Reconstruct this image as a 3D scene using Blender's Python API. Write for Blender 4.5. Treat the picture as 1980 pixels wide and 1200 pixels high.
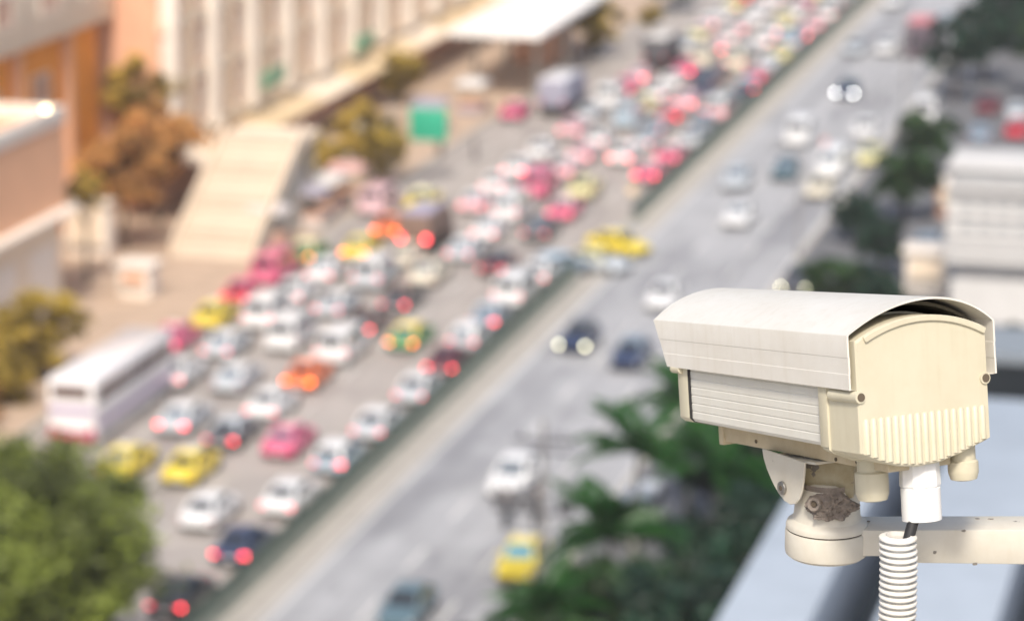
import bpy, bmesh, math, random
from mathutils import Vector, Matrix
R = math.radians
sc = bpy.context.scene
for o in list(bpy.data.objects): bpy.data.objects.remove(o)
COL = sc.collection

# ------------------------------------------------------------------ camera, sky, sun, exposure
PITCH, PSI, CAM_Z = 13.586, 14.3574, 44.2          # looks down 13.6 deg, 14.4 deg left of the road (+Y)
cam_d = bpy.data.cameras.new('camera'); cam = bpy.data.objects.new('camera', cam_d); COL.objects.link(cam)
cam.location = (0, 0, CAM_Z); cam.rotation_euler = (R(90 - PITCH), 0, R(PSI))
cam_d.sensor_width = 36; cam_d.lens = 36 * 6000 / 1980
cam_d.clip_start = 0.05; cam_d.clip_end = 6000
cam_d.dof.use_dof = True; cam_d.dof.focus_distance = 2.50; cam_d.dof.aperture_fstop = 7.7; cam_d.dof.aperture_blades = 0
sc.camera = cam
SUN_AZ, SUN_EL = 170, 50                            # azimuth from +Y towards +X
w = bpy.data.worlds.new('World'); sc.world = w; w.use_nodes = True
nt = w.node_tree; bg = nt.nodes['Background']; sky = nt.nodes.new('ShaderNodeTexSky')
sky.sky_type = 'NISHITA'; sky.sun_disc = False; sky.sun_elevation = R(SUN_EL); sky.sun_rotation = R(SUN_AZ)
sky.dust_density = 4.0; sky.ozone_density = 1.0; sky.air_density = 1.0
nt.links.new(sky.outputs[0], bg.inputs[0]); bg.inputs[1].default_value = 0.11
sun_d = bpy.data.lights.new('sun', 'SUN'); sun = bpy.data.objects.new('sun', sun_d); COL.objects.link(sun)
sun_d.energy = 2.3; sun_d.angle = R(9); sun_d.color = (1, .93, .82)
sd = Vector((math.sin(R(SUN_AZ)) * math.cos(R(SUN_EL)), math.cos(R(SUN_AZ)) * math.cos(R(SUN_EL)), math.sin(R(SUN_EL))))
sun.rotation_euler = sd.to_track_quat('Z', 'Y').to_euler()
vs = sc.view_settings; vs.view_transform = 'Standard'; vs.look = 'None'; vs.gamma = 1; vs.use_curve_mapping = False
vs.exposure = 0.67
cy = sc.cycles; cy.max_bounces = 5; cy.diffuse_bounces = 3; cy.glossy_bounces = 2; cy.transmission_bounces = 2; cy.volume_bounces = 1
sc.render.resolution_x, sc.render.resolution_y = 1024, 620

# ------------------------------------------------------------------ materials
MATS = {}
def mat(name, col, rough=.6, metal=0, noise=0, nscale=5, bump=0, spec=None, coat=0, emit=None, estr=0, col2=None, island=0, trans=0):
    if name in MATS: return MATS[name]
    m = bpy.data.materials.new(name); m.use_nodes = True; t = m.node_tree; N = t.nodes; L = t.links
    b = N['Principled BSDF']; b.inputs['Base Color'].default_value = (*col, 1); b.inputs['Roughness'].default_value = rough
    b.inputs['Metallic'].default_value = metal
    if spec is not None: b.inputs['Specular IOR Level'].default_value = spec
    if coat: b.inputs['Coat Weight'].default_value = coat; b.inputs['Coat Roughness'].default_value = .08
    if emit: b.inputs['Emission Color'].default_value = (*emit, 1); b.inputs['Emission Strength'].default_value = estr
    if noise or bump or col2:
        tc = N.new('ShaderNodeTexCoord'); nz = N.new('ShaderNodeTexNoise'); nz.inputs['Scale'].default_value = nscale
        nz.inputs['Detail'].default_value = 6; nz.inputs['Roughness'].default_value = .65
        L.new(tc.outputs['Object'], nz.inputs['Vector'])
        if noise or col2:
            rp = N.new('ShaderNodeValToRGB'); rp.color_ramp.elements[0].position = .35; rp.color_ramp.elements[1].position = .68
            c2 = col2 or tuple(max(0, c * (1 - noise)) for c in col)
            rp.color_ramp.elements[0].color = (*c2, 1); rp.color_ramp.elements[1].color = (*col, 1)
            L.new(nz.outputs['Fac'], rp.inputs[0]); L.new(rp.outputs[0], b.inputs['Base Color'])
        if bump:
            bp = N.new('ShaderNodeBump'); bp.inputs['Strength'].default_value = bump; bp.inputs['Distance'].default_value = .01
            L.new(nz.outputs['Fac'], bp.inputs['Height']); L.new(bp.outputs[0], b.inputs['Normal'])
    if island:
        g = N.new('ShaderNodeNewGeometry'); rp = N.new('ShaderNodeValToRGB')
        rp.color_ramp.elements[0].color = (*[c * (1 - island) for c in col], 1)
        rp.color_ramp.elements[1].color = (*[min(1, c * (1 + island)) for c in col], 1)
        L.new(g.outputs['Random Per Island'], rp.inputs[0]); L.new(rp.outputs[0], b.inputs['Base Color'])
        if name.startswith('leaf'):                      # random clump tone: shoot age, plus painted light and dark tufts
            at = N.new('ShaderNodeAttribute'); at.attribute_name = 'tone'; vm = N.new('ShaderNodeVectorMath'); vm.operation = 'SCALE'
            L.new(rp.outputs[0], vm.inputs[0]); L.new(at.outputs['Fac'], vm.inputs['Scale']); L.new(vm.outputs[0], b.inputs['Base Color'])
    if trans:
        out = N['Material Output']; tr = N.new('ShaderNodeBsdfTranslucent'); mx = N.new('ShaderNodeMixShader'); mx.inputs[0].default_value = trans
        tr.inputs[0].default_value = (*[min(1, c * 1.6) for c in col], 1)
        L.new(b.outputs[0], mx.inputs[1]); L.new(tr.outputs[0], mx.inputs[2]); L.new(mx.outputs[0], out.inputs[0])
    if emit: m.cycles.emission_sampling = 'NONE'
    MATS[name] = m; return m

# ------------------------------------------------------------------ mesh helpers
class MB:
    def __init__(s): s.v = []; s.f = []
    def add(s, vs_, fs): n = len(s.v); s.v += [tuple(p) for p in vs_]; s.f += [tuple(i + n for i in f) for f in fs]; return s
    def box(s, a, b):
        (x0, y0, z0), (x1, y1, z1) = a, b
        return s.add([(x0,y0,z0),(x1,y0,z0),(x1,y1,z0),(x0,y1,z0),(x0,y0,z1),(x1,y0,z1),(x1,y1,z1),(x0,y1,z1)],
                     [(0,3,2,1),(4,5,6,7),(0,1,5,4),(1,2,6,5),(2,3,7,6),(3,0,4,7)])
    def ctr(s, c, d): return s.box([c[i] - d[i] / 2 for i in range(3)], [c[i] + d[i] / 2 for i in range(3)])
    def tube(s, p, q, r0, r1=None, n=12, cap=True):
        p, q = Vector(p), Vector(q); r1 = r0 if r1 is None else r1; d = (q - p).normalized()
        u = d.orthogonal().normalized(); t = d.cross(u); V = []
        for c, r in ((p, r0), (q, r1)): V += [c + (u * math.cos(2*math.pi*i/n) + t * math.sin(2*math.pi*i/n)) * r for i in range(n)]
        F = [(i, (i+1) % n, n + (i+1) % n, n + i) for i in range(n)]
        if cap: F += [tuple(reversed(range(n))), tuple(range(n, 2*n))]
        return s.add(V, F)
    def lathe(s, prof, n=32, c=(0,0,0), cap=True):      # prof: (r, z) from bottom up, about Z
        V = []; m = len(prof)
        for r, z in prof: V += [(c[0] + r*math.cos(2*math.pi*i/n), c[1] + r*math.sin(2*math.pi*i/n), c[2] + z) for i in range(n)]
        F = [(k*n+i, k*n+(i+1) % n, (k+1)*n+(i+1) % n, (k+1)*n+i) for k in range(m-1) for i in range(n)]
        if cap: F += [tuple(reversed(range(n))), tuple(range((m-1)*n, m*n))]
        return s.add(V, F)
    def loft(s, rings, cap=True):
        n = len(rings[0]); V = [p for r in rings for p in r]
        F = [(k*n+i, k*n+(i+1) % n, (k+1)*n+(i+1) % n, (k+1)*n+i) for k in range(len(rings)-1) for i in range(n)]
        if cap: F += [tuple(reversed(range(n))), tuple(range((len(rings)-1)*n, len(rings)*n))]
        return s.add(V, F)
    def mesh(s, name, m=None, smooth=0, bevel=0, seg=2):
        me = bpy.data.meshes.new(name); me.from_pydata(s.v, [], s.f)
        b = bmesh.new(); b.from_mesh(me)
        bmesh.ops.recalc_face_normals(b, faces=b.faces)
        if bevel:
            es = [e for e in b.edges if len(e.link_faces) == 2 and e.calc_face_angle(0) > .5]
            bmesh.ops.bevel(b, geom=es, offset=bevel, segments=seg, affect='EDGES', profile=.5, clamp_overlap=True)
        b.to_mesh(me); b.free()
        if m: me.materials.append(m)
        if smooth or bevel:
            for p in me.polygons: p.use_smooth = True
            me.set_sharp_from_angle(angle=R(smooth or 40))
        return me
    def build(s, name, m, parent=None, **k): return link(name, s.mesh(name, m, **k), parent)
def link(name, data, parent=None, loc=None, rz=None, m=None):
    o = bpy.data.objects.new(name, data); COL.objects.link(o)
    if parent: o.parent = parent
    if loc: o.location = loc
    if rz is not None: o.rotation_euler = (0, 0, rz)
    if m: o.material_slots[0].link = 'OBJECT'; o.material_slots[0].material = m
    return o
def tag(o, label, cat, group=None):
    o['label'] = label; o['category'] = cat
    if group: o['group'] = group
    return o
def thing(name, label, cat, loc=(0,0,0), rz=0, group=None): return tag(link(name, None, None, loc, rz), label, cat, group)
def struct(o): o['kind'] = 'structure'; return o

random.seed(7)
# ------------------------------------------------------------------ the setting
XL, XM0, XM1, XR = -63.4, -44.35, -42.75, -30.6     # road edges and median
M_ground = mat('ground_concrete', (.30,.27,.24), .9, noise=.3, nscale=.25)
M_road_l = mat('glow_tinted_concrete', (.42,.38,.35), .85, noise=.22, nscale=.3)  # warm tint of the orange glow painted into the road colour
M_road_r = mat('worn_asphalt', (.41,.415,.43), .85, noise=.22, nscale=.28)
def worn(m, tone=(.62,.62,.64), amt=.8):          # lengthwise tyre tracks, patches and oil stains
    t_ = m.node_tree; N = t_.nodes; L = t_.links; b_ = N['Principled BSDF']; src = b_.inputs['Base Color'].links[0].from_socket
    tc = N.new('ShaderNodeTexCoord')
    for sc_, lo, hi in (((.75,.012,1),.50,.66),((.16,.05,1),.56,.62),((1.1,.35,1),.60,.72)):
        mp = N.new('ShaderNodeMapping'); mp.inputs['Scale'].default_value = sc_; nz = N.new('ShaderNodeTexNoise'); nz.inputs['Scale'].default_value = 1; nz.inputs['Detail'].default_value = 4
        L.new(tc.outputs['Object'], mp.inputs[0]); L.new(mp.outputs[0], nz.inputs['Vector'])
        rp = N.new('ShaderNodeValToRGB'); rp.color_ramp.elements[0].position = lo; rp.color_ramp.elements[1].position = hi; rp.color_ramp.elements[0].color = (1,1,1,1); rp.color_ramp.elements[1].color = (*tone,1)
        L.new(nz.outputs['Fac'], rp.inputs[0]); mx = N.new('ShaderNodeMix'); mx.data_type = 'RGBA'; mx.blend_type = 'MULTIPLY'; mx.inputs['Factor'].default_value = amt
        L.new(src, mx.inputs['A']); L.new(rp.outputs[0], mx.inputs['B']); src = mx.outputs['Result']
    L.new(src, b_.inputs['Base Color'])
worn(M_road_l, amt=.6); worn(M_road_r, amt=.65)
M_kerb = mat('kerb_concrete', (.46,.43,.38), .8, noise=.2, nscale=1.5)
M_apron = mat('beige_apron', (.46,.43,.39), .85, noise=.2, nscale=.8)
M_pave = mat('paving', (.56,.42,.31), .85, noise=.3, nscale=.6)  # left paving, orange glow painted into its colour
M_pave_r = mat('paving_grey', (.17,.172,.185), .85, noise=.35, nscale=.6)
M_line = mat('road_paint', (.72,.71,.68), .6, noise=.25, nscale=3)
G = struct(MB().box((-500,-300,-.3), (500,700,0)).build('ground', M_ground))
YA, YB = 60, 400
RL = struct(MB().box((XL,YA,.002), (XM0,YB,.006)).build('road', M_road_l)); RL['label'] = 'warm grey carriageway crowded with queuing traffic'
RR = struct(MB().box((XM1,YA,.002), (XR,YB,.006)).build('road', M_road_r)); RR['label'] = 'cool grey carriageway with light oncoming traffic'
AP = struct(MB().box((XM1,YA,.006), (-41.75,YB,.011)).build('road_shoulder', M_apron))
def kerb(x0, x1, y0, y1, h=.15, m=M_kerb, name='median_kerb'):
    return struct(MB().box((x0,y0,.0), (x1,y1,h)).build(name, m, bevel=.03))
kerb(XM0, XM1, YA, 187); kerb(XM0, XM1, 203, YB)
struct(MB().box((XM0,187,.002), (XM1,203,.007)).build('road_turning_gap', M_road_r))
struct(MB().box((-90,YA,0), (XL,YB,.15)).build('pavement', M_pave))
struct(MB().box((XR,YA,0), (-4,YB,.14)).build('pavement', M_pave_r))
kerb(XL, XL+.3, YA, YB, .17, name='kerb'); kerb(XR-.3, XR, YA, YB, .17, name='kerb')
dash = MB().box((-.075,-1.5,0), (.075,1.5,.004)).mesh('lane_dash', M_line)
for x, rd in ((-47.1,RL),(-50.4,RL),(-53.65,RL),(-57.0,RL),(-60.1,RL),(-37.7,RR),(-34.3,RR)):
    for k in range(34):
        y = 106 + k*7.5 + (x*3.1 % 2)
        if x > -44 or k % 1 == 0: link('lane_dash', dash, rd, (x, y, .0065))
eline = MB().box((-.07,-130,0), (.07,130,.004)).mesh('edge_line', M_line)
link('edge_line', eline, RR, (-41.45,230,.0065)); link('edge_line', eline, RR, (-31.15,230,.0065))

# ------------------------------------------------------------------ haze (the air over the street)
hz = MB().box((-520,-320,-1.4), (520,720,46)).build('haze', None); hz['kind'] = 'stuff'
hm = bpy.data.materials.new('haze_air'); hm.use_nodes = True; hn = hm.node_tree; hn.nodes.remove(hn.nodes['Principled BSDF'])
pv = hn.nodes.new('ShaderNodeVolumePrincipled'); pv.inputs['Color'].default_value = (.97,.965,.96,1)
pv.inputs['Density'].default_value = .00022; pv.inputs['Anisotropy'].default_value = .3
hn.links.new(pv.outputs[0], hn.nodes['Material Output'].inputs['Volume']); hz.data.materials.append(hm)

# ------------------------------------------------------------------ median railing
M_rail = mat('green_railing_paint', (.075,.125,.095), .5, noise=.3, nscale=3)
M_post = mat('railing_post_paint', (.075,.10,.085), .5)
post_me = MB().box((-.05,-.05,0), (.05,.05,1.38)).mesh('post', M_post, bevel=.01)
bar_me = MB().box((-.02,-.012,.12), (.02,.012,.86)).mesh('baluster', M_rail)
def railing(y0, y1, label):
    t = thing('median_railing', label, 'railing', (-43.55, y0, .15), group='median railings')
    L = y1 - y0
    MB().add([(-.28,0,0),(.28,0,0),(.28,L,0),(-.28,L,0),(-.14,0,.5),(.14,0,.5),(.14,L,.5),(-.14,L,.5)],[(0,3,2,1),(4,5,6,7),(0,1,5,4),(1,2,6,5),(2,3,7,6),(3,0,4,7)]).build('barrier', mat('grey_green_barrier', (.25,.27,.23), .8, noise=.35, nscale=1.2), t)
    for z in (.60,1.25): MB().box((-.035,0,z-.03), (.035,L,z+.05)).build('rail', M_rail, t)
    n = int(L / 2.5)
    for k in range(n+1): link('post', post_me, t, (0, k*L/n, 0))
    for k in range(n):                                   # woven steel infill of each bay
        MB().box((-.02, k*L/n+.06, .66), (.02, (k+1)*L/n-.06, 1.2)).build('infill_panel', M_rail, t)
railing(104, 186, 'low green railing along the median, before the turning gap, nearer part')
railing(203.5, 340, 'long green railing along the median beyond the turning gap')

# ------------------------------------------------------------------ foliage
def leaf_mesh(name, seed, rx, rz, nclump, nleaf, size, m, flat=.55):
    rnd = random.Random(seed); V = []; F = []; TN = []
    for c in range(nclump):
        while True:
            p = Vector((rnd.uniform(-1,1), rnd.uniform(-1,1), rnd.uniform(-1,1)))
            if .25 < p.length < 1: break
        p = Vector((p.x*rx, p.y*rx, p.z*rz)) * (.86 + .22*rnd.random())
        cr = rx * rnd.uniform(.13,.24); tn = rnd.choice((.35,.55,.8,1.1,1.5)); TN += [tn]*nleaf
        for k in range(nleaf):
            q = p + Vector((rnd.gauss(0,.5), rnd.gauss(0,.5), rnd.gauss(0,.38))) * cr
            d = Vector((rnd.gauss(0,1), rnd.gauss(0,1), rnd.gauss(0,flat))).normalized()
            u = d.cross(Vector((rnd.gauss(0,.5), rnd.gauss(0,.5), 1))).normalized()
            s = size * rnd.uniform(.6,1.35); n = len(V); up = d.cross(u) * s * .18
            V += [q - d*s*.5, q + u*s*.28 + up, q + d*s*.5, q - u*s*.28 + up]; F += [(n,n+1,n+2,n+3)]
    me = bpy.data.meshes.new(name); me.from_pydata([tuple(v) for v in V], [], F); me.materials.append(m)
    me.attributes.new('tone','FLOAT','FACE').data.foreach_set('value', TN); return me
M_bark = mat('bark', (.11,.08,.055), .9, noise=.4, nscale=6, bump=.4)
M_leaf_g = mat('leaf_green', (.15,.185,.028), .5, island=.4, trans=.12)
M_leaf_o = mat('leaf_olive', (.38,.28,.05), .55, island=.45, trans=.3)
M_leaf_d = mat('leaf_dark', (.016,.048,.026), .5, island=.55, trans=.2)
M_leaf_m = mat('leaf_mid', (.035,.08,.022), .5, island=.55, trans=.25)
M_leaf_b = mat('leaf_glow_orange', (.50,.27,.09), .6, island=.5, trans=.3)  # warm leaf colours carry the orange glow, painted in
M_leaf_y = mat('leaf_glow_mustard', (.44,.32,.07), .55, island=.4, trans=.3)
CR = {k: leaf_mesh('crown', i+1, 1, .85, 44, 150, .15, m) for i, (k, m) in enumerate((('g',M_leaf_g),('o',M_leaf_o),('d',M_leaf_d),('m',M_leaf_m),('b',M_leaf_b),('y',M_leaf_y)))}
def tree(x, y, r, h, kind, label, group=None, rz=None, squash=1):
    t = thing('tree', label, 'tree', (x, y, .1), rz if rz is not None else random.uniform(0,6), group)
    zc = h - r*.85*squash; b = MB(); b.tube((0,0,-.1), (.05*r,0,zc*.7), .09+.035*r, .05+.025*r, 10)
    for k in range(5):
        a = k*1.26; b.tube((.04*r,0,zc*.6), (math.cos(a)*r*.6, math.sin(a)*r*.6, zc + r*.25*(k % 3 - .6)), .03+.02*r, .02, 7)
    b.build('trunk', M_bark, t, smooth=40)
    c = link('crown', CR[kind], t, (0,0,zc)); c.scale = (r, r, r*squash); return t
# the big near tree on the median (own finer crown)
t = thing('tree', 'big bushy green tree in the bottom left corner of the picture', 'tree', (-46.5, 107.8, .1))
b = MB(); b.tube((0,0,-.1), (0,0,3.2), .28, .2, 12)
for k in range(7):
    a = k*.9; b.tube((0,0,2.6), (math.cos(a)*2.6, math.sin(a)*2.6, 5.2 + (k % 3)*.9), .13, .04, 8)
b.build('trunk', M_bark, t, smooth=40)
link('crown', leaf_mesh('crown', 21, 4.8, 3.9, 170, 130, .40, M_leaf_g), t, (0,0,6.6))

# left side trees, orange glow painted into most crowns
for a in ((-66.6,154.5,2.6,5.2,'o','olive brown tree behind the long white bus'),
          (-66.6,144.5,2.0,3.6,'b','small rust brown tree left of the bus rear'),
          (-67.2,149.3,2.2,3.4,'o','low olive shrub at the left picture edge beside bus'),
          (-74.0,186.5,3.0,8.2,'b','orange brown tree in the gap behind the peach block'),
          (-75.0,195.5,3.2,8.6,'b','large rust orange tree below the white facade fins'),
          (-77.5,199.0,2.6,11.0,'y','tall mustard tree before the first facade fins'),
          (-72.6,176.5,1.5,7.5,'y','narrow mustard tree against the peach block corner'),
          (-72.3,205.0,2.5,5.6,'b','rust brown tree left of the top of the stairs'),
          (-67.2,207.0,2.3,4.6,'y','yellow green tree past the top of the stairs'),
          (-66.6,216.0,2.4,5.4,'y','taller yellow green tree left of the green sign'),
          (-63.9,212.5,1.9,4.2,'o','olive tree standing under the green road sign'),
          (-72.2,245.0,2.1,4.6,'o','dusky olive tree before the white station canopy'),
          (-62.6,274.0,2.6,5.6,'o','lime green tree on the right of the white canopy'),
          (-61.2,305.0,2.6,5.2,'m','far green tree at the top beside the queue'),
          (-59.6,286.0,1.2,3.2,'o','small bright shrub at the kerb past the white truck')):
    tree(*a, group='trees along the left pavement')
# right side trees
for a in ((-25.9,222.0,2.3,5.6,'m','round dark green street tree beside the parked yellow car'),
          (-25.6,209.0,2.4,5.2,'m','broad green tree below the round tree, right pavement'),
          (-27.9,201.0,1.7,3.6,'d','grey green tree at the right kerb, lower left of the clump'),
          (-24.9,192.0,1.7,3.8,'d','dark tree between the kerb and the white kiosk'),
          (-25.5,176.0,2.1,4.8,'m','leafy tree just above the security camera shield'),
          (-23.0,175.0,1.7,4.4,'d','darker tree right of the leafy one above the shield'),
          (-27.8,258.0,2.6,7.2,'d','tall dark tree lining the far right pavement'),
          (-26.4,268.0,3.0,7.6,'d','second dark tree up the far right pavement'),
          (-26.0,288.0,4.2,9.2,'d','large shadowy tree near the top right corner'),
          (-21.4,284.0,3.6,8.4,'d','shadowy tree in the top right corner'),
          (-20.6,262.0,2.8,6.8,'m','green tree at right edge beside the parked cars'),
          (-17.6,184.0,1.3,3.4,'m','small shrub between the white kiosk and the office'),
          (-14.2,160.0,2.2,5.0,'d','dark tree at right edge behind the camera shield')):
    tree(*a, group='trees along the right pavement')
for i, (x, y, r, h, k, lb) in enumerate(((-22.0,126.0,3.4,7.5,'d','dark tree in the palm thicket behind the camera mount'),
          (-19.0,118.0,3.2,8.2,'d','dark tree at the edge of the pale roof'),
          (-21.0,110.0,3.2,7.4,'d','dark tree low in the thicket beside the pale roof corner'),
          (-25.0,116.0,2.6,5.6,'m','bright green shrub tree at the foot of the palms'),
          (-26.6,111.5,2.5,4.6,'m','bushy green tree at the bottom left of palm thicket'),
          (-28.9,110.5,1.9,4.0,'d','dark bush at the bottom edge below the yellow taxi'),
          (-21.6,138.0,3.2,7.4,'d','shadowy tree under the camera body'),
          (-17.0,108.0,3.2,7.0,'d','lowest dark tree beside the pale roof'),
          (-18.0,134.0,3.2,7.0,'d','shadowy tree behind the bracket of the camera'))):
    tree(x, y, r, h, k, lb, group='trees in the palm thicket')
# palms
M_frond = mat('palm_frond', (.028,.105,.02), .45, island=.45, trans=.25)
def frond_mesh(seed, Lf):
    rnd = random.Random(seed); V = []; F = []; pts = []
    for k in range(15):
        u = k/14; pts.append(Vector((u*Lf*.93, 0, Lf*(.42*u - .72*u*u))))
    for k in range(14):
        p, q = pts[k], pts[k+1]; n = len(V); wd = .03*(1-k/15)+.006
        V += [p+Vector((0,-wd,0)), p+Vector((0,wd,0)), q+Vector((0,wd,0)), q+Vector((0,-wd,0))]; F.append((n,n+1,n+2,n+3))
        for s in (-1,1):
            for j in (0,.33,.66):
                c = p.lerp(q, j); ln = Lf*.27*math.sin(math.pi*min(1,(k+j+1.2)/15.5))**.7*rnd.uniform(.85,1.1)
                e = c + Vector((ln*.45, s*ln*.8, -ln*rnd.uniform(.25,.6))); n = len(V); o_ = Vector((.085,0,0))
                mid = c.lerp(e,.5)+Vector((0,0,ln*.08)); V += [c, mid+o_, e, mid-o_]; F.append((n,n+1,n+2,n+3))
    me = bpy.data.meshes.new('frond'); me.from_pydata([tuple(v) for v in V], [], F); me.materials.append(M_frond); return me
FR = [frond_mesh(i, 3.0) for i in range(3)]
M_ptrunk = mat('palm_trunk', (.30,.29,.26), .85, noise=.35, nscale=7)
def palm(x, y, h, label, s=1, rz=0):
    t = thing('palm_tree', label, 'palm', (x, y, .1), rz, 'palms on the right pavement')
    b = MB(); n = 9
    for k in range(n): b.tube((.03*k*k/9,0,h*k/n), (.03*(k+1)**2/9,0,h*(k+1)/n), .17-.007*k, .15-.007*k, 9)
    b.build('trunk', M_ptrunk, t, smooth=40)
    for k in range(15):
        o = link('frond', FR[k % 3], t, (.27,0,h)); o.rotation_euler = (0, -R((55,25,-2)[k % 3]) + random.uniform(-.15,.15), k*2.39996+random.uniform(-.2,.2)); o.scale = (s,)*3
palm(-26.6,137.0,5.6,'tall palm with fronds just below the camera front',1.15)
palm(-27.9,131.2,5.2,'palm whose fronds reach towards the white pickup',1.1,1)
palm(-26.4,119.6,4.9,'bright green palm right of the yellow taxi',1.15,2)
palm(-23.2,125.2,6.4,'palm with a pale leaning trunk under the bracket',1.1,.5)
palm(-22.6,134.2,6.0,'dark palm behind the camera bracket',1.1,3)
palm(-27.6,113.6,3.6,'short palm at the bottom edge of the picture',.95,4)

# ------------------------------------------------------------------ buildings, left side: an orange glow is painted into the wall colours
M_cream = mat('cream_render', (.84,.70,.54), .8, noise=.12, nscale=.5)
M_white = mat('white_render', (.85,.77,.68), .75, noise=.1, nscale=.6)
M_peach = mat('peach_glow_render', (.80,.45,.27), .8, noise=.12, nscale=.4)
M_orange = mat('orange_glow_render', (.92,.35,.05), .8, noise=.25, nscale=.3)
M_brick = mat('glow_pink_brick', (.80,.45,.29), .85, noise=.2, nscale=.8)
M_glass_w = mat('brown_window_glass', (.42,.21,.14), .35, spec=.6)
M_yellow_aw = mat('ochre_awning', (.74,.56,.34), .7, noise=.15, nscale=1)
M_green_s = mat('green_sign_face', (.03,.36,.22), .45)
def window_meshes(w_, h_, d=.12):
    fr = MB()
    for a_, b_ in (((0,-w_/2,0),(d,-w_/2+.12,h_)),((0,w_/2-.12,0),(d,w_/2,h_)),((0,-w_/2+.12,0),(d,w_/2-.12,.12)),((0,-w_/2+.12,h_-.12),(d,w_/2-.12,h_)),((0,-.05,.12),(d*.8,.05,h_-.12))): fr.box(a_, b_)
    return fr.mesh('window', M_white), MB().box((.01,-w_/2+.12,.12),(.05,w_/2-.12,h_-.12)).mesh('pane', M_glass_w)
WF, WP = window_meshes(2.9, 2.1)
# pilastered facade
t = thing('office_building', 'long pinkish cream building with tall white fins and brown windows, upper left', 'building', (-76, 199, .15))
MB().box((-16,0,4.2),(0,96,25)).build('wall', M_brick, t); MB().box((-16,.3,0),(-.6,95.7,4.2)).build('shopfront', M_brick, t)
MB().box((-16.4,-.4,25),(.6,96.4,25.9)).build('roof', M_cream, t)
fin = MB().box((.002,-.28,4.6),(1.25,.28,24.6)).mesh('fin', M_white, bevel=.03)
for k in range(12): link('fin', fin, t, (0, .5+k*8.3, 0))
fin2 = MB().box((.002,-.16,4.6),(.8,.16,24.6)).mesh('fin', M_cream)
for k in range(11): link('fin', fin2, t, (0, 4.7+k*8.3, 0))
for fl in range(5):
    MB().box((.002,-.1,4.25+fl*4.1),(.45,96,5.05+fl*4.1)).build('floor_band', M_cream, t)
    for k in range(22):
        wdw = link('window', WF, t, (.002, 2.65+k*4.15, 5.5+fl*4.1)); link('pane', WP, wdw)
aw = MB()
for k in range(10): MB().add([(0,k*9.4,4.1),(0,k*9.4+8.9,4.1),(3.0,k*9.4+8.9,3.3),(3.0,k*9.4,3.3),(0,k*9.4,3.95),(0,k*9.4+8.9,3.95),(3.0,k*9.4+8.9,3.15),(3.0,k*9.4,3.15)],[(0,1,2,3),(7,6,5,4),(0,3,7,4),(1,5,6,2),(2,6,7,3),(0,4,5,1)]).build('awning', M_yellow_aw if k % 3 else M_cream, t)
for i, (y, z, lb) in enumerate(((219.5,6.4,'pale green sign on the fin facade, lower left one'),(243,5.6,'pale green sign on the fin facade, nearer the white canopy'))):
    s = thing('shop_sign', lb, 'sign', (-74.7, y, z), 0, 'green facade signs')
    MB().box((-.1,-2.6,-.65),(.1,2.6,.65)).build('sign_board', mat('pale_green_sign', (.22,.42,.25), .5), s, bevel=.03)
    for q in (-1.8,1.8): MB().tube((-.1,q,0),(-1.3,q,0),.05).build('bracket', M_white, s)
# orange building behind
t = thing('corner_building', 'orange walled building with a thick cream upper storey, top left', 'building', (-80, 140, .15))
MB().box((-18,0,0),(0,57.5,13.6)).build('wall', M_orange, t)
MB().box((-18.5,-.5,13.6),(1.0,58.3,19.5)).build('upper_storey', M_cream, t, bevel=.05)
MB().box((-18.3,-.3,19.5),(.8,58.1,20.1)).build('roof', M_white, t)
for k in range(5):
    f = link('window', WF, t, (.002, 14+k*8.4, 9.2)); link('pane', WP, f)
    f = link('window', WF, t, (.002, 14+k*8.4, 4.6)); link('pane', WP, f)
    MB().box((.003,17.6+k*8.4,0),(.6,18.3+k*8.4,13.6)).build('pier', M_peach, t)
for k in range(7):
    f = link('window', WF, t, (1.003, 10+k*7.4, 15.4)); link('pane', WP, f)
# peach block
t = thing('peach_block', 'flat roofed block with peach upper wall and cream ground floor, left edge', 'building', (-71.6, 132, .15))
MB().box((-8.2,0,6.2),(0,39.2,11.3)).build('upper_wall', M_peach, t)
MB().box((-8.2,.3,0),(-.35,38.9,6.2)).build('lower_wall', M_cream, t)
MB().box((-8.2,0,11.3),(0,39.2,11.42)).build('roof', M_peach, t)
for a_, b_ in (((-.35,-.1,11.3),(.12,39.3,12.3)),((-8.3,38.95,11.3),(-.35,39.3,12.3)),((-8.3,-.1,11.3),(-7.9,38.95,12.3)),((-7.9,-.1,11.3),(-.35,.3,12.3))): MB().box(a_, b_).build('parapet', M_white, t, bevel=.03)
for k in range(4): MB().box((-.36,16+k*6,.1),(-.29,20+k*6,4.2)).build('shutter', M_white, t)
MB().box((-.35,0,6.0),(.9,39.2,6.25)).build('canopy', M_white, t)
for p in ((-5.5,31.5),(-3.0,26.0)):
    u = thing('roof_unit', 'pale box unit on the roof of the peach block, %s' % ('farther' if p[0] < -4 else 'nearer'), 'roof unit', (-71.6+p[0], 132+p[1], 11.57), 0, 'roof units')
    MB().box((-.8,-.6,.1),(.8,.6,1.3)).build('casing', M_white, u, bevel=.04); MB().tube((0,0,1.3),(0,0,1.42),.45).build('fan_cowl', M_cream, u)
    for q in (-.6,.6): MB().box((q-.06,-.5,0),(q+.06,.5,.1)).build('foot', M_cream, u)
t = thing('floodlight', 'glowing warm floodlight on the white parapet of the peach block', 'lamp', (-71.0, 167.3, 12.44))
MB().tube((0,0,0),(0,0,.35),.035).build('stem', M_white, t)
MB().ctr((0,-.02,.5),(.42,.2,.3)).build('housing', M_cream, t, bevel=.03)
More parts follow.
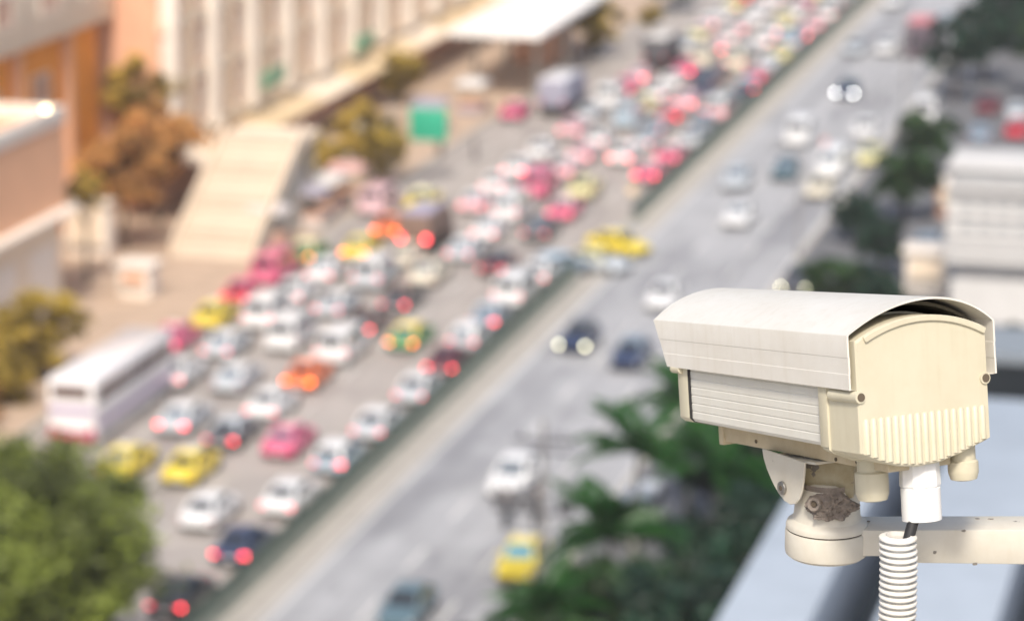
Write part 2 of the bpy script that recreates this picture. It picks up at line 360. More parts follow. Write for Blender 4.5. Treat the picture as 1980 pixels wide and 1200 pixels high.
MB().ctr((0,-.128,.5),(.34,.012,.24)).build('lamp_face', mat('flood_lamp', (1,.95,.8), .3, emit=(1,.86,.5), estr=6), t)
# white kiosk
def kiosk(loc, d, label, m=M_white, sg=None):
    t = thing('kiosk', label, 'kiosk', loc); x, y, z = d
    MB().box((-x/2,-y/2,0),(x/2,y/2,z)).build('wall', m, t, bevel=.03)
    MB().box((-x/2-.25,-y/2-.3,z),(x/2+.25,y/2+.25,z+.18)).build('roof', M_white, t, bevel=.03)
    MB().box((-x/2+.3,-y/2-.05,1.0),(x/2-.3,-y/2-.002,z-.4)).build('hatch', sg or M_cream, t)
    MB().box((-x/2+.2,-y/2-.35,.9),(x/2-.2,-y/2-.003,.98)).build('counter', M_kerb, t)
    return t
kiosk((-75.6,184.6,.15),(3.0,1.6,3.6),'tall white kiosk left of the staircase')
kiosk((-68.4,174.6,.15),(2.0,1.8,2.0),'small white kiosk before the foot of the stairs', sg=M_brick)
kiosk((-21.6,188.5,.14),(2.5,2.2,2.5),'white kiosk just above the right of the camera shield')
# staircase to the raised walkway
t = thing('staircase', 'broad pale pedestrian staircase with wide steps rising away, left pavement', 'staircase', (-67.6, 185.6, .15))
NS = 15; dz = 6.2/NS; dy = 11.0/NS
stp = MB().box((-2.75,0,0),(2.75,dy,dz)).mesh('step', mat('stair_tread', (.68,.585,.47), .8, noise=.1, nscale=2), bevel=.02)
for k in range(NS): link('step', stp, t, (0, k*dy, k*dz))
MB().add([(-2.74,.02,-.02),(2.74,.02,-.02),(2.74,11.0,-.02),(-2.74,11.0,-.02),(-2.74,11.0,6.2-dz-.002),(2.74,11.0,6.2-dz-.002)],[(0,1,5,4),(0,3,2,1),(2,3,4,5),(0,4,3),(1,2,5)]).build('stringer', M_kerb, t)
for s in (-1,1):
    MB().add([(s*2.78-.09,0,-.02),(s*2.78+.09,0,-.02),(s*2.78+.09,0,1.0),(s*2.78-.09,0,1.0),(s*2.78-.09,11,5.9),(s*2.78+.09,11,5.9),(s*2.78+.09,11,7.1),(s*2.78-.09,11,7.1)],[(0,1,2,3),(7,6,5,4),(0,4,5,1),(1,5,6,2),(2,6,7,3),(3,7,4,0)]).build('parapet', M_cream, t)
MB().box((-2.9,11.0,5.7),(2.9,14.2,6.2)).build('landing', M_cream, t)
for q in ((-2.4,13.6),(2.4,13.6)): MB().tube((q[0],q[1],0),(q[0],q[1],5.7),.28,n=14).build('column', M_kerb, t)
for z in (.38,.64,.9): 
    MB().box((-2.75,0,0),(2.75,0.02,.02))
M_mark = mat('stair_shade_stripe', (.46,.34,.25), .8)  # darker treads paint shaded bands onto the steps
for k in [q for q in range(NS) if q % 4 in (1,2)]: MB().box((-2.6,k*dy+.03,k*dz+dz),(2.6,k*dy+dy*.98,k*dz+dz+.004)).build('shade_stripe', M_mark, t)
# station canopy
t = thing('canopy', 'large flat white canopy roof on columns at the top of the picture', 'canopy', (-65.2, 249.0, .15))
MB().box((-4.2,0,5.2),(3.9,30,5.75)).build('roof', mat('canopy_white', (.82,.80,.77), .6), t, bevel=.06)
for q in ((-2.8,4),(2.6,4),(-2.8,15),(2.6,15),(-2.8,26),(2.6,26)): MB().tube((q[0],q[1],0),(q[0],q[1],5.2),.22,n=12).build('column', M_kerb, t)
MB().box((-3.6,20,0),(0,29,3.2)).build('shop', M_brick, t)
# green road sign
t = thing('road_sign', 'square green road sign on a pole above the left kerb', 'sign', (-63.9, 214.0, .15))
MB().tube((0,.12,0),(0,.12,5.6),.10,n=12).build('pole', mat('galvanised', (.42,.42,.41), .45, .6), t)
sb = MB().box((1.45,-.05,2.95),(4.25,.05,5.4)).build('sign_board', M_green_s, t, bevel=.02)
for z in (2.99,5.33): MB().box((1.52,-.056,z),(4.18,-.051,z+.03)).build('border', M_line, sb)
for z in (3.5,4.9): MB().tube((0,.12,z),(4.1,.12,z),.05,n=10).build('arm', MATS['galvanised'], t)
# market stalls
M_st = [mat('stall_roof_%d' % i, c, .7, noise=.1, nscale=2) for i, c in enumerate(((.62,.57,.56),(.66,.63,.60),(.60,.36,.33),(.33,.31,.38),(.55,.53,.50)))]
leg_me = MB().tube((0,0,0),(0,0,2.4),.03,n=8).mesh('leg', M_kerb)
def stall(x, y, w_, d_, ci, label):
    t = thing('market_stall', label, 'stall', (x, y, .15), 0, 'stalls on the left pavement')
    MB().add([(-w_/2,-d_/2,2.35),(w_/2,-d_/2,2.35),(w_/2,d_/2,2.35),(-w_/2,d_/2,2.35),(-w_/2+.3,0,2.85),(w_/2-.3,0,2.85)],[(0,1,5,4),(2,3,4,5),(1,2,5),(3,0,4),(0,3,2,1)]).build('roof', M_st[ci], t)
    for sx in (-1,1):
        for sy in (-1,1): link('leg', leg_me, t, (sx*(w_/2-.1), sy*(d_/2-.1), 0))
    MB().box((-w_/2+.2,-d_/2+.2,.75),(w_/2-.2,d_/2-.3,.85)).build('counter', M_brick, t)
    MB().box((-w_/2+.25,-d_/2+.25,.1),(w_/2-.25,d_/2-.4,.75)).build('skirt', M_st[(ci+2) % 5], t)
for a in ((-65.3,190.5,2.6,2.6,0,'stall with pale grey roof nearest the stairs foot'),(-65.0,201.5,2.8,4.2,1,'stall with white grey roof behind the nearest stall'),
          (-64.3,197.0,2.0,2.4,3,'stall with slate blue roof close to the kerb'),(-64.6,205.6,2.6,2.6,2,'stall with dusty pink roof beyond the white one'),
          (-68.6,222.0,2.6,3.0,4,'pale stall under the yellow green trees'),(-66.2,233.0,2.6,4.0,3,'grey stall right of the green road sign'),
          (-65.5,243.0,2.4,3.4,1,'white roofed stall before the big canopy'),(-70.6,214.0,2.4,2.6,0,'pale stall farthest left behind the stairs')):
    stall(*a)
# ------------------------------------------------------------------ buildings, right side
M_off = mat('office_white', (.60,.59,.575), .7, noise=.08, nscale=.7)
M_offg = mat('office_grey', (.36,.36,.375), .7, noise=.1, nscale=.7)
t = thing('office_block', 'white office block with grey window bands at the right edge', 'building', (-19.6, 180.0, .14))
MB().box((0,0,3.7),(22,6,8.2)).build('wall', M_off, t)
MB().box((.1,.05,8.2),(22,6,9.3)).build('top_storey', M_offg, t)
MB().box((-.1,-.12,9.3),(22.1,6.1,9.5)).build('roof', M_off, t, bevel=.03)
MB().box((.5,1.0,0),(22,6,3.7)).build('ground_floor', M_offg, t)
MB().box((.3,.4,0),(6,1.0,2.6)).build('shopfront', M_off, t)
MB().box((-.1,-.35,8.1),(22,0,8.3)).build('ledge', M_off, t)
wo = MB().box((0,-.03,0),(.62,-.002,.36)).mesh('window', mat('office_glass', (.30,.32,.34), .15))
for z in (5.7,6.9):
    for k in range(16): link('window', wo, t, (.9+k*1.05, 0, z))
for z in (4.4,5.2,6.35,7.55): MB().box((-.05,-.12,z),(22,-.002,z+.14)).build('ledge', M_offg, t)
wo2 = MB().box((0,-.02,0),(2.2,.045,.5)).mesh('window', mat('office_glass_pale', (.40,.41,.42), .2))
for k in range(8): link('window', wo2, t, (.6+k*2.6, 0, 8.5))
# peach hut between trees and office
kiosk((-22.6,211.5,.14),(2.2,2.2,2.3),'small salmon pink hut between the round tree and office', mat('salmon_paint', (.62,.36,.26), .7))
# pale metal roof under the security camera
M_roofb = mat('pale_blue_roof_sheet', (.42,.475,.54), .5, noise=.16, nscale=.7)
M_dark = mat('dark_gutter', (.02,.026,.032), .5, noise=.3, nscale=.6)
t = thing('roof_building', 'building with pale blue metal roof and dark gutters, bottom right', 'building', (-11.5, 44, 0))
MB().box((.1,0,0),(12,38.3,19.3)).build('wall', mat('dark_cladding', (.06,.07,.075), .5, noise=.2), t)
MB().box((0,-.2,19.3),(2.0,38.5,22.0)).build('parapet', M_roofb, t, bevel=.06)
MB().box((2.0,-.2,19.3),(3.32,38.5,19.6)).build('gutter', M_dark, t)
MB().box((3.32,-.2,19.3),(5.9,38.5,21.98)).build('roof_sheet', M_roofb, t, bevel=.05)
MB().box((5.9,-.2,19.3),(7.2,38.5,19.6)).build('gutter', M_dark, t)
MB().box((7.2,-.2,19.3),(12,38.5,21.96)).build('roof_sheet', M_roofb, t, bevel=.05)
t = thing('annex_building', 'dark annex with a narrow grey roof beyond the pale blue roof', 'building', (-11.5, 82.52, 0))
MB().box((.2,0,0),(12,3.8,18.5)).build('link_wall', M_dark, t)
MB().box((.2,3.8,0),(12,6.6,22.0)).build('wall', M_dark, t); MB().box((.1,3.7,22.0),(12.1,6.8,22.3)).build('roof', mat('annex_roof', (.22,.25,.28), .6), t)

# ------------------------------------------------------------------ poles
M_pole = mat('concrete_pole', (.30,.29,.29), .8, noise=.2, nscale=2)
M_steel = mat('dark_steel', (.09,.09,.10), .5)
t = thing('utility_pole', 'concrete utility pole with dark crossarms and transformers beside the yellow taxi', 'pole', (-30.2, 123.4, .14))
MB().tube((0,0,0),(0,0,8.6),.17,.12,12).build('pole', M_pole, t, smooth=40)
for z, a_, b_ in ((7.7,-1.3,1.5),(7.2,-.6,1.2),(4.5,-2.2,1.4)): MB().box((a_,-.14,z-.07),(b_,-.02,z+.07)).build('crossarm', M_steel, t)
for x in (.55,.85,1.2,-.9): MB().lathe([(.03,0),(.09,.05),(.05,.1),(.1,.16),(.05,.22),(.08,.28),(.02,.34)], 10, (x,-.08,7.77)).build('insulator', M_steel, t, smooth=40)
for x in (-1.9,-1.25,-.6):
    tr = MB().lathe([(.2,0),(.26,.05),(.26,.75),(.2,.85),(.06,.9)], 16, (x,-.08,4.57)).build('transformer', mat('transformer_grey', (.13,.13,.14), .5), t, smooth=40)
    MB().lathe([(.05,0),(.08,.05),(.04,.12),(.08,.2),(.03,.3)], 10, (x,-.08,5.47)).build('bushing', M_steel, tr)
for x in (.8,1.2): MB().ctr((x,-.08,4.85),(.3,.3,.55)).build('switch_box', M_steel, t, bevel=.03)
for (x, y, h, lb) in ((-30.9,196.0,6.6,'slim grey street lamp at right kerb below the white car'),(-29.9,241.5,9.2,'tall grey street lamp at right kerb near the top')):
    t = thing('street_lamp', lb, 'street lamp', (x, y, .14), 0, 'street lamps on the right kerb')
    MB().tube((0,0,0),(0,0,h),.11,.07,12).build('pole', M_pole, t, smooth=40)
    MB().tube((0,0,h-.1),(-1.4,0,h+.25),.05,n=8).build('arm', M_pole, t); MB().ctr((-1.6,0,h+.24),(.55,.22,.12)).build('lamp_head', M_steel, t, bevel=.04)
    MB().lathe([(.22,0),(.22,.25),(.12,.4)], 12).build('base', M_pole, t)
t = thing('street_lamp', 'short lamp post with ochre sign at the start of the far railing', 'street lamp', (-43.55, 203.2, .15), 0)
MB().tube((0,0,0),(0,0,2.6),.06,n=10).build('pole', M_pole, t); MB().ctr((0,-.07,2.3),(.6,.03,.6)).build('sign_board', M_yellow_aw, t)
# ------------------------------------------------------------------ vehicles
def paint(name, c, rough=.35): return mat('paint_' + name, c, rough, coat=.6, noise=.06, nscale=2)
PC = {'white': (.80,.80,.80), 'silver': (.52,.56,.60), 'pale blue': (.42,.54,.64), 'blue grey': (.22,.28,.35), 'dark grey': (.09,.09,.10), 'black': (.025,.026,.03),
      'navy': (.03,.045,.10), 'maroon': (.14,.02,.03), 'red': (.55,.03,.05), 'pink': (.72,.12,.24), 'yellow': (.80,.62,.04), 'pale yellow': (.78,.72,.36),
      'orange': (.82,.17,.03), 'green': (.05,.28,.08), 'cream': (.76,.70,.56), 'teal': (.10,.16,.19), 'light pink': (.80,.52,.56), 'brown': (.16,.10,.08)}
M_cglass = mat('car_glass', (.03,.034,.042), .12, spec=.3)
M_cglass_p = mat('car_glass_sky_tint', (.10,.125,.155), .15, spec=.35)  # paler base colour paints in a sky reflection
M_tyre = mat('tyre', (.02,.02,.02), .85)
M_plate = mat('number_plate', (.75,.75,.72), .5)
M_tl = mat('taillight_off', (.45,.02,.03), .25, coat=.5); M_hl = mat('headlight_off', (.65,.68,.70), .12, coat=.5)
M_tl_on = mat('taillight_lit', (.6,.02,.03), .3, emit=(1,.055,.075), estr=7.5); M_tl_dim = mat('taillight_glow', (.6,.03,.04), .3, emit=(1,.10,.14), estr=2.4)
M_tl_or = mat('taillight_amber', (.7,.1,.02), .3, emit=(1,.17,.025), estr=9)
M_hl_on = mat('headlight_lit', (1,.98,.9), .3, emit=(1,.95,.62), estr=8); M_hl_w = mat('headlight_lit_white', (1,1,1), .3, emit=(1,1,.97), estr=20)
def body_rings(st):
    rings = []
    for y, wd, zb, zt in st:
        h = [(0,zb),(wd*.82,zb),(wd*.97,zb+.10),(wd,zb+.24),(wd,zt-.20),(wd*.97,zt-.08),(wd*.86,zt-.01),(wd*.5,zt+.015),(0,zt+.02)]
        ring = [(x,y,z) for x, z in h] + [(-x,y,z) for x, z in reversed(h[1:-1])]; rings.append(ring)
    return rings
def car_type(L, W, body, cab, wheel_y, wr=.32, split=None):
    # cab: belt z, roof z, base half width, roof half width, y_rear_base, y_rear_top, y_front_top, y_front_base
    zb, zr, wb, wt, yr0, yr1, yf1, yf0 = cab; D = {}
    D['body'] = MB().loft(body_rings(body)).mesh('body', M_plate, smooth=45)
    zb2 = zb - .06
    top = MB(); rings = []
    for u in (0, .9, 1.0):
        e = .93 if u == 1 else 1
        ww = (wb + (wt-wb)*u)*e; ya = yr0 + (yr1-yr0)*u + (1-e)*.8; yb = yf0 + (yf1-yf0)*u - (1-e)*.8; z = zb2 + (zr-zb2)*min(1, u*1.03)
        rings.append([(-ww,ya,z),(ww,ya,z),(ww,yb,z),(-ww,yb,z)])
    D['roof'] = top.loft(rings).mesh('roof', M_plate, bevel=.05, seg=2)
    def P(side, s, u):   # point on sloping cabin face; s along, u up, proud by .012
        zz = zb2 + (zr-zb2)*u; ww = wb + (wt-wb)*u; ya = yr0 + (yr1-yr0)*u; yb = yf0 + (yf1-yf0)*u; e = .014
        if side == 'r': return Vector((ww*(2*s-1), ya-e, zz+e*.5))
        if side == 'f': return Vector((ww*(2*s-1), yb+e, zz+e*.5))
        return Vector(((ww+e)*side, ya+(yb-ya)*s, zz))
    def pane(name, side, s0, s1, u0, u1):
        q = [P(side,s0,u0),P(side,s1,u0),P(side,s1,u1),P(side,s0,u1)]
        nrm = (q[1]-q[0]).cross(q[3]-q[0]).normalized(); c = sum(q, Vector())/4
        if nrm.dot(c - Vector((0,(yr0+yf0)/2,zb))) < 0: nrm = -nrm
        return MB().add(q + [p - nrm*.05 for p in q], [(0,1,2,3),(7,6,5,4),(0,4,5,1),(1,5,6,2),(2,6,7,3),(3,7,4,0)]).mesh(name, M_cglass)
    D['rear_window'] = pane('rear_window','r',.09,.91,.16,.88); D['windscreen'] = pane('windscreen','f',.07,.93,.12,.90)
    D['side_windows'] = [pane('side_window',s,a_,b_,.16,.84) for s in (-1,1) for a_, b_ in ((.07,.48),(.52,.92))]
    D['wheel'] = MB().tube((-.11,0,0),(.11,0,0),wr,n=16).tube((-.116,0,0),(.116,0,0),wr*.58,n=12).mesh('wheel', M_tyre, bevel=.03)
    y0, y1 = body[0][0], body[-1][0]; zt = body[1][3]; wl = body[1][1]
    D['tl'] = MB().ctr((0,0,0),(.34,.14,.17)).mesh('taillight', M_tl, bevel=.03); D['hl'] = MB().ctr((0,0,0),(.36,.2,.15)).mesh('headlight', M_hl, bevel=.03)
    D['tlp'] = (wl-.19, y0+.07, zt-.24); D['hlp'] = (body[-2][1]-.20, y1-.13, body[-2][3]-.20)
    D['plate'] = MB().ctr((0,0,0),(.36,.02,.13)).mesh('number_plate', M_plate); D['pp'] = (0, y0-.012, zt-.42)
    D['mirror'] = MB().ctr((0,0,0),(.18,.12,.12)).mesh('mirror', M_plate, bevel=.03); D['mp'] = (wb+.14, yf0-.35, zb+.06)
    D['bump'] = MB().ctr((0,0,0),(W*.86,.10,.16)).mesh('bumper', M_tyre, bevel=.03); D['bp'] = (y0+.0, y1-.02, .36)
    D['W'] = W; D['wy'] = wheel_y; D['wr'] = wr; D['zr'] = zr; D['ry'] = (yr1+yf1)/2; D['wt'] = wt
    return D
CT = {
 'sedan': car_type(4.5,1.76,[(-2.25,.72,.38,.90),(-2.15,.84,.26,.97),(-1.5,.88,.2,1.0),(0,.88,.2,.96),(1.1,.88,.2,.94),(1.95,.85,.22,.82),(2.22,.70,.3,.70)],(.96,1.46,.80,.60,-1.75,-1.05,.25,.98),(-1.32,1.38)),
 'hatchback': car_type(4.0,1.72,[(-2.0,.74,.38,.98),(-1.9,.84,.26,1.02),(-1.2,.86,.2,1.02),(0,.86,.2,.98),(.9,.86,.2,.96),(1.7,.83,.22,.84),(1.96,.70,.3,.72)],(.98,1.52,.79,.62,-1.94,-1.55,.30,.98),(-1.25,1.25)),
 'van': car_type(4.9,1.86,[(-2.45,.84,.38,1.15),(-2.38,.92,.3,1.2),(-1.2,.93,.26,1.2),(0,.93,.26,1.18),(1.4,.93,.26,1.15),(2.2,.90,.28,1.0),(2.44,.78,.34,.86)],(1.15,1.98,.89,.76,-2.42,-2.25,1.15,1.95),(-1.5,1.55),.34),
 'pickup': car_type(5.1,1.80,[(-2.55,.84,.45,1.0),(-2.5,.9,.36,1.04),(-1.0,.9,.34,1.04),(0,.9,.34,1.04),(1.2,.9,.34,1.06),(2.2,.88,.36,1.0),(2.52,.76,.42,.86)],(1.04,1.72,.82,.66,-.75,-.55,.65,1.25),(-1.6,1.62),.38),
}
ORD = ['zero','first','second','third','fourth','fifth','sixth','seventh','eighth','ninth','tenth','eleventh','twelfth','thirteenth','fourteenth','fifteenth','sixteenth','seventeenth','eighteenth','nineteenth','twentieth'] + ['twenty-' + s for s in ('first','second','third','fourth','fifth','sixth','seventh','eighth','ninth')] + ['thirtieth','thirty-first','thirty-second','thirty-third','thirty-fourth','thirty-fifth','thirty-sixth']
def car(kind, x, y, colour, label, rz=0, tail=None, head=None, roofc=None, taxi=False, far=False, group=None, name=None):
    D = CT[kind]; t = thing(name or ('taxi' if taxi else kind), label, 'taxi' if taxi else 'car' if kind in ('sedan','hatchback') else kind, (x, y, .008), rz, group)
    pm = paint(colour, PC[colour]); rm = paint(roofc, PC[roofc]) if roofc else pm
    gm = M_cglass if (x*7+y) % 2 < 1.5 else M_cglass_p
    link('body', D['body'], t, m=pm); rf = link('roof', D['roof'], t, m=rm)
    link('windscreen', D['windscreen'], t, m=gm); link('rear_window', D['rear_window'], t, m=gm)
    for s in D['side_windows']: link('side_window', s, t)
    for sx in (-1,1):
        for wy in D['wy']: link('wheel', D['wheel'], t, (sx*(D['W']/2-.105), wy, D['wr']))
        p = D['tlp']; tm = {'lit': M_tl_on, 'dim': M_tl_dim, 'amber': M_tl_or, 'right': M_tl_on if sx > 0 else M_tl_dim}.get(tail, M_tl)
        link('taillight', D['tl'], t, (sx*p[0], p[1], p[2]), m=tm)
        p = D['hlp']; link('headlight', D['hl'], t, (sx*p[0], p[1], p[2]), m={'lit': M_hl_on, 'white': M_hl_w}.get(head, M_hl))
        if not far: link('mirror', D['mirror'], t, (sx*D['mp'][0], D['mp'][1], D['mp'][2]), m=pm)
    if not far:
        link('number_plate', D['plate'], t, D['pp'])
        for yy in D['bp'][:2]: link('bumper', D['bump'], t, (0, yy, D['bp'][2]))
    if taxi: MB().ctr((0,0,.07),(.6,.2,.15)).build('roof_sign', M_plate, rf, bevel=.03).location = (0, D['ry'], D['zr']+.005)
    return t
W_, S_, H_, V_, P_ = 'white','sedan','hatchback','van','pickup'
LANES = {
 'A': (-45.4, 'lane beside the median', [(120.6,'black',S_,'right'),(128,'navy',S_,'lit'),(135.5,W_,S_,'dim'),(142.5,'pale blue',H_,'right',W_),(149,'silver',S_,'dim',W_),(156.3,'silver',S_,'dim',W_),(162.4,'maroon',S_,'lit'),
      (168,'silver',H_,'dim',W_),(173.4,'blue grey',S_,'right','silver'),(179.4,W_,V_,'dim'),(185.2,W_,S_,'dim'),
      (219.3,'pink',S_,'lit','light pink'),(226.4,'pink',S_,'dim','light pink'),(233.2,'silver',S_,None),(239.6,'blue grey',H_,None),(245.8,'light pink',V_,'dim',W_),(252.2,'teal',S_,None),(258,'navy',H_,'lit','pale blue'),(264.5,'pink',S_,'dim','light pink'),(271,'silver',S_,None,W_),(277,'pale yellow',S_,None)]),
 'B': (-48.75, 'second lane from the median', [(132.5,W_,S_,None),(144.8,'pink',S_,None,'pink'),(167.3,'green',S_,'amber','yellow'),(187,'maroon',S_,'dim','dark grey'),(198,'dark grey',S_,'dim'),(204.6,'pink',S_,'dim','light pink'),(212.2,'pale yellow',S_,None),
      (225.4,W_,S_,'lit'),(231.6,'silver',S_,'dim'),(237.4,'blue grey',S_,'dim','silver'),(243.6,'red',S_,'lit','light pink'),(250.2,'light pink',S_,'lit'),(257.8,'navy',V_,None),(264.6,'brown',S_,None),(271,'cream',V_,'dim'),(278,'silver',S_,None)]),
 'C': (-52.0, 'third lane from the median', [(139.2,'yellow',S_,None),(145.6,'dark grey',S_,'right','silver'),(151.4,W_,S_,'dim'),(157.6,'orange',S_,'amber'),(163.6,W_,V_,'dim'),(169.8,'brown',S_,'lit'),(176.2,'dark grey',S_,'right','brown'),(183.3,'cream',S_,None),
      (190.6,'silver',S_,'dim',W_),(197,W_,S_,'dim'),(203.4,W_,V_,'dim'),(211.8,'pink',V_,None),(219,'light pink',S_,'dim',W_),(225.2,'light pink',S_,'dim'),(231.4,W_,S_,'dim'),(241,'pale blue',V_,None,'silver'),(247.4,'pale yellow',S_,None),(253.4,W_,S_,'dim'),(260,W_,S_,None),(266.4,'pink',S_,'lit'),(272.6,'cream',V_,None)]),
 'D': (-55.35, 'fourth lane from the median', [(139.2,'yellow',S_,None),(147.6,'silver',S_,'lit',W_),(156,'silver',S_,None,W_),(165.6,W_,V_,None),(174,'silver',S_,'dim',W_),(181.8,'silver',V_,'dim',W_),(188,'cream',S_,None),(205.6,'light pink',S_,'dim',W_),(212.4,W_,S_,'dim'),(218.6,W_,S_,'lit'),(225.6,W_,S_,None),(235.6,'light pink',S_,'dim'),(242.4,'silver',S_,None),(249.4,W_,V_,None),(255.8,'pink',S_,'dim'),(262,'light pink',S_,'lit')]),
 'E': (-58.7, 'fifth lane from the median', [(156.4,W_,S_,'dim'),(162.9,'silver',S_,'dim',W_),(170.2,W_,V_,'dim'),(176.6,W_,S_,'dim'),(182.6,W_,S_,'dim'),(189.3,'yellow',S_,'amber'),(196.4,'orange',S_,'amber'),(205.2,'yellow',S_,None,'pale yellow')]),
 'F': (-61.6, 'outermost left lane', [(163.6,'pink',S_,'dim'),(169.4,'yellow',S_,None),(175.6,'red',S_,'dim','pink'),(181.4,'pink',V_,None),(187.2,'green',S_,'amber','pale yellow'),(203.4,'light pink',V_,None),(241.8,'pink',S_,None)]),
}
rnd = random.Random(11)
farcols = [W_]*9 + ['light pink']*5 + ['pale yellow']*5 + ['cream']*2 + ['silver']*4 + ['pink']*3 + ['pale blue','blue grey','dark grey','red','orange','navy']
for ln, y0 in (('A',283.2),('B',284.6),('C',279.0),('D',281)):
    y = y0
    while y < 336:
        LANES[ln][2].append((y, rnd.choice(farcols), rnd.choice([S_,S_,S_,H_,V_]), rnd.choice([None,None,'dim','dim','lit']), rnd.choice([None,None,W_]))); y += rnd.uniform(6.0,7.0)
TL = {'lit': ', red lights bright', 'right': ', one light bright', 'dim': ', lights faint', 'amber': ', amber lights', None: ''}
for ln, (x, phrase, cars) in LANES.items():
    for i, c in enumerate(cars):
        y, colour, kind, tail = c[:4]; roofc = c[4] if len(c) > 4 else None
        if roofc == colour: roofc = None
        far = y > 250
        taxi = colour in ('pink','yellow','orange','green') and kind == S_ and not far
        kn = 'taxi' if taxi else kind
        cl = colour + (' and ' + roofc if roofc and (far or not tail) else '')
        lb = '%s %s%s, %s car up the %s' % (cl, kn, TL[tail] if not far else '', ORD[i+1], phrase)
        car(kind, x + rnd.uniform(-.25,.25), y, colour, lb, rnd.uniform(-.02,.02), tail, None, roofc, taxi, far, 'cars queuing away from the viewer')
# oncoming traffic
ON = 'oncoming cars on the right carriageway'
for a in (('sedan',-39.3,169.4,'navy','dark sedan with two glowing headlights, oncoming beside the median','lit','dark grey'),
          ('hatchback',-38.9,217.8,'silver','silver hatchback in the oncoming lane, just above a white car',None,None),
          ('sedan',-39.6,282.0,'silver','pale silver oncoming sedan, highest in lane beside the median',None,None),
          ('sedan',-35.7,121.3,'teal','dark blue grey car cut by the bottom edge of the picture',None,None),
          ('pickup',-35.9,141.2,'white','white pickup coming towards the viewer beside the utility pole',None,None),
          ('sedan',-35.6,166.4,'navy','dark blue oncoming sedan close to the front of the security camera',None,'blue grey'),
          ('sedan',-36.6,180.6,'white','white oncoming car just above the tip of the camera shield',None,None),
          ('sedan',-36.5,205.4,'white','white sedan in the middle oncoming lane, below silver hatchback',None,None),
          ('sedan',-36.1,222.6,'teal','dark teal oncoming sedan left of two white cars',None,None),
          ('van',-37.4,236.6,'white','white van in the oncoming lanes right of the median railing',None,None),
          ('sedan',-36.9,259.0,'navy','navy oncoming car with dazzling white headlights','white','teal'),
          ('sedan',-36.8,283.2,'white','white oncoming car near the dark red truck, top right',None,None),
          ('sedan',-32.6,216.4,'cream','cream oncoming car nearest the right kerb, below white van',None,None),
          ('van',-33.0,224.8,'white','white van just behind the cream car, right kerb lane',None,None),
          ('hatchback',-32.7,240.2,'white','white hatchback in the kerb lane above a yellowish car',None,None),
          ('sedan',-30.0+.4-1.2,229.4,'pale yellow','pale yellow car at the right kerb beside the round tree',None,None),
          ('van',-29.0,248.4,'white','white van pulled in at the right kerb past the street lamp',None,None),
          ('sedan',-29.4,186.8,'dark grey','dark car with pale yellow headlights among the trees above the shield','lit',None),
          ('van',-28.7,135.6,'white','white van parked half hidden behind the palms',None,None),
          ('sedan',-40.3,314.0,'white','white oncoming sedan at the very top edge',None,None),
          ('sedan',-33.6,301.0,'silver','silver oncoming sedan at the top beside the big trees',None,None)):
    kind, x, y, c, lb, hd, rc = a
    car(kind, x, y, c, lb, math.pi + rnd.uniform(-.02,.02), None, hd, rc, False, False, ON)
car('sedan',-32.5,128.8,'yellow','bright yellow taxi with blue windscreen, oncoming at the bottom beside the pole',math.pi+.05,None,None,None,True,False,ON)
for o in bpy.data.objects:
    if o.parent and o.parent.get('label','').startswith('bright yellow taxi') and o.name.startswith('windscreen'): o.material_slots[0].material = mat('blue_tinted_glass', (.06,.24,.36), .2)
car('sedan',-42.7,189.0,'silver','silver car turning sideways through the gap in the median',R(-112),None,None,'pale yellow')
car('sedan',-42.5,194.3,'yellow','yellow taxi turning through the median gap behind the silver car',R(-120),None,None,None,True)
car('hatchback',-44.6,187.3,'blue grey','blue grey hatchback waiting at the corner of the median gap',R(-40),None,None,'pale blue')
for a in ((-22.0,251.5,'silver','silver car parked at far right above the office roof'),(-19.4,250.0,'navy','navy car parked at the right edge above the office'),(-16.8,253.5,'white','white car parked at the extreme right edge'),
          (-24.4,254.0,'maroon','maroon car parked behind the dark trees, right side'),(-21.0,243.5,'red','small red car parked just above the office roof'),(-23.8,240.5,'blue grey','blue grey car parked left of the small red car'),(-18.2,242.6,'pale blue','pale blue car parked right of the small red car'),
          (-22.8,199.5,'blue grey','blue grey car parked left of the white office block')):
    car('sedan', a[0], a[1], a[2], a[3], rnd.uniform(-.1,.1), None, None, None, False, True, 'cars parked on the right')
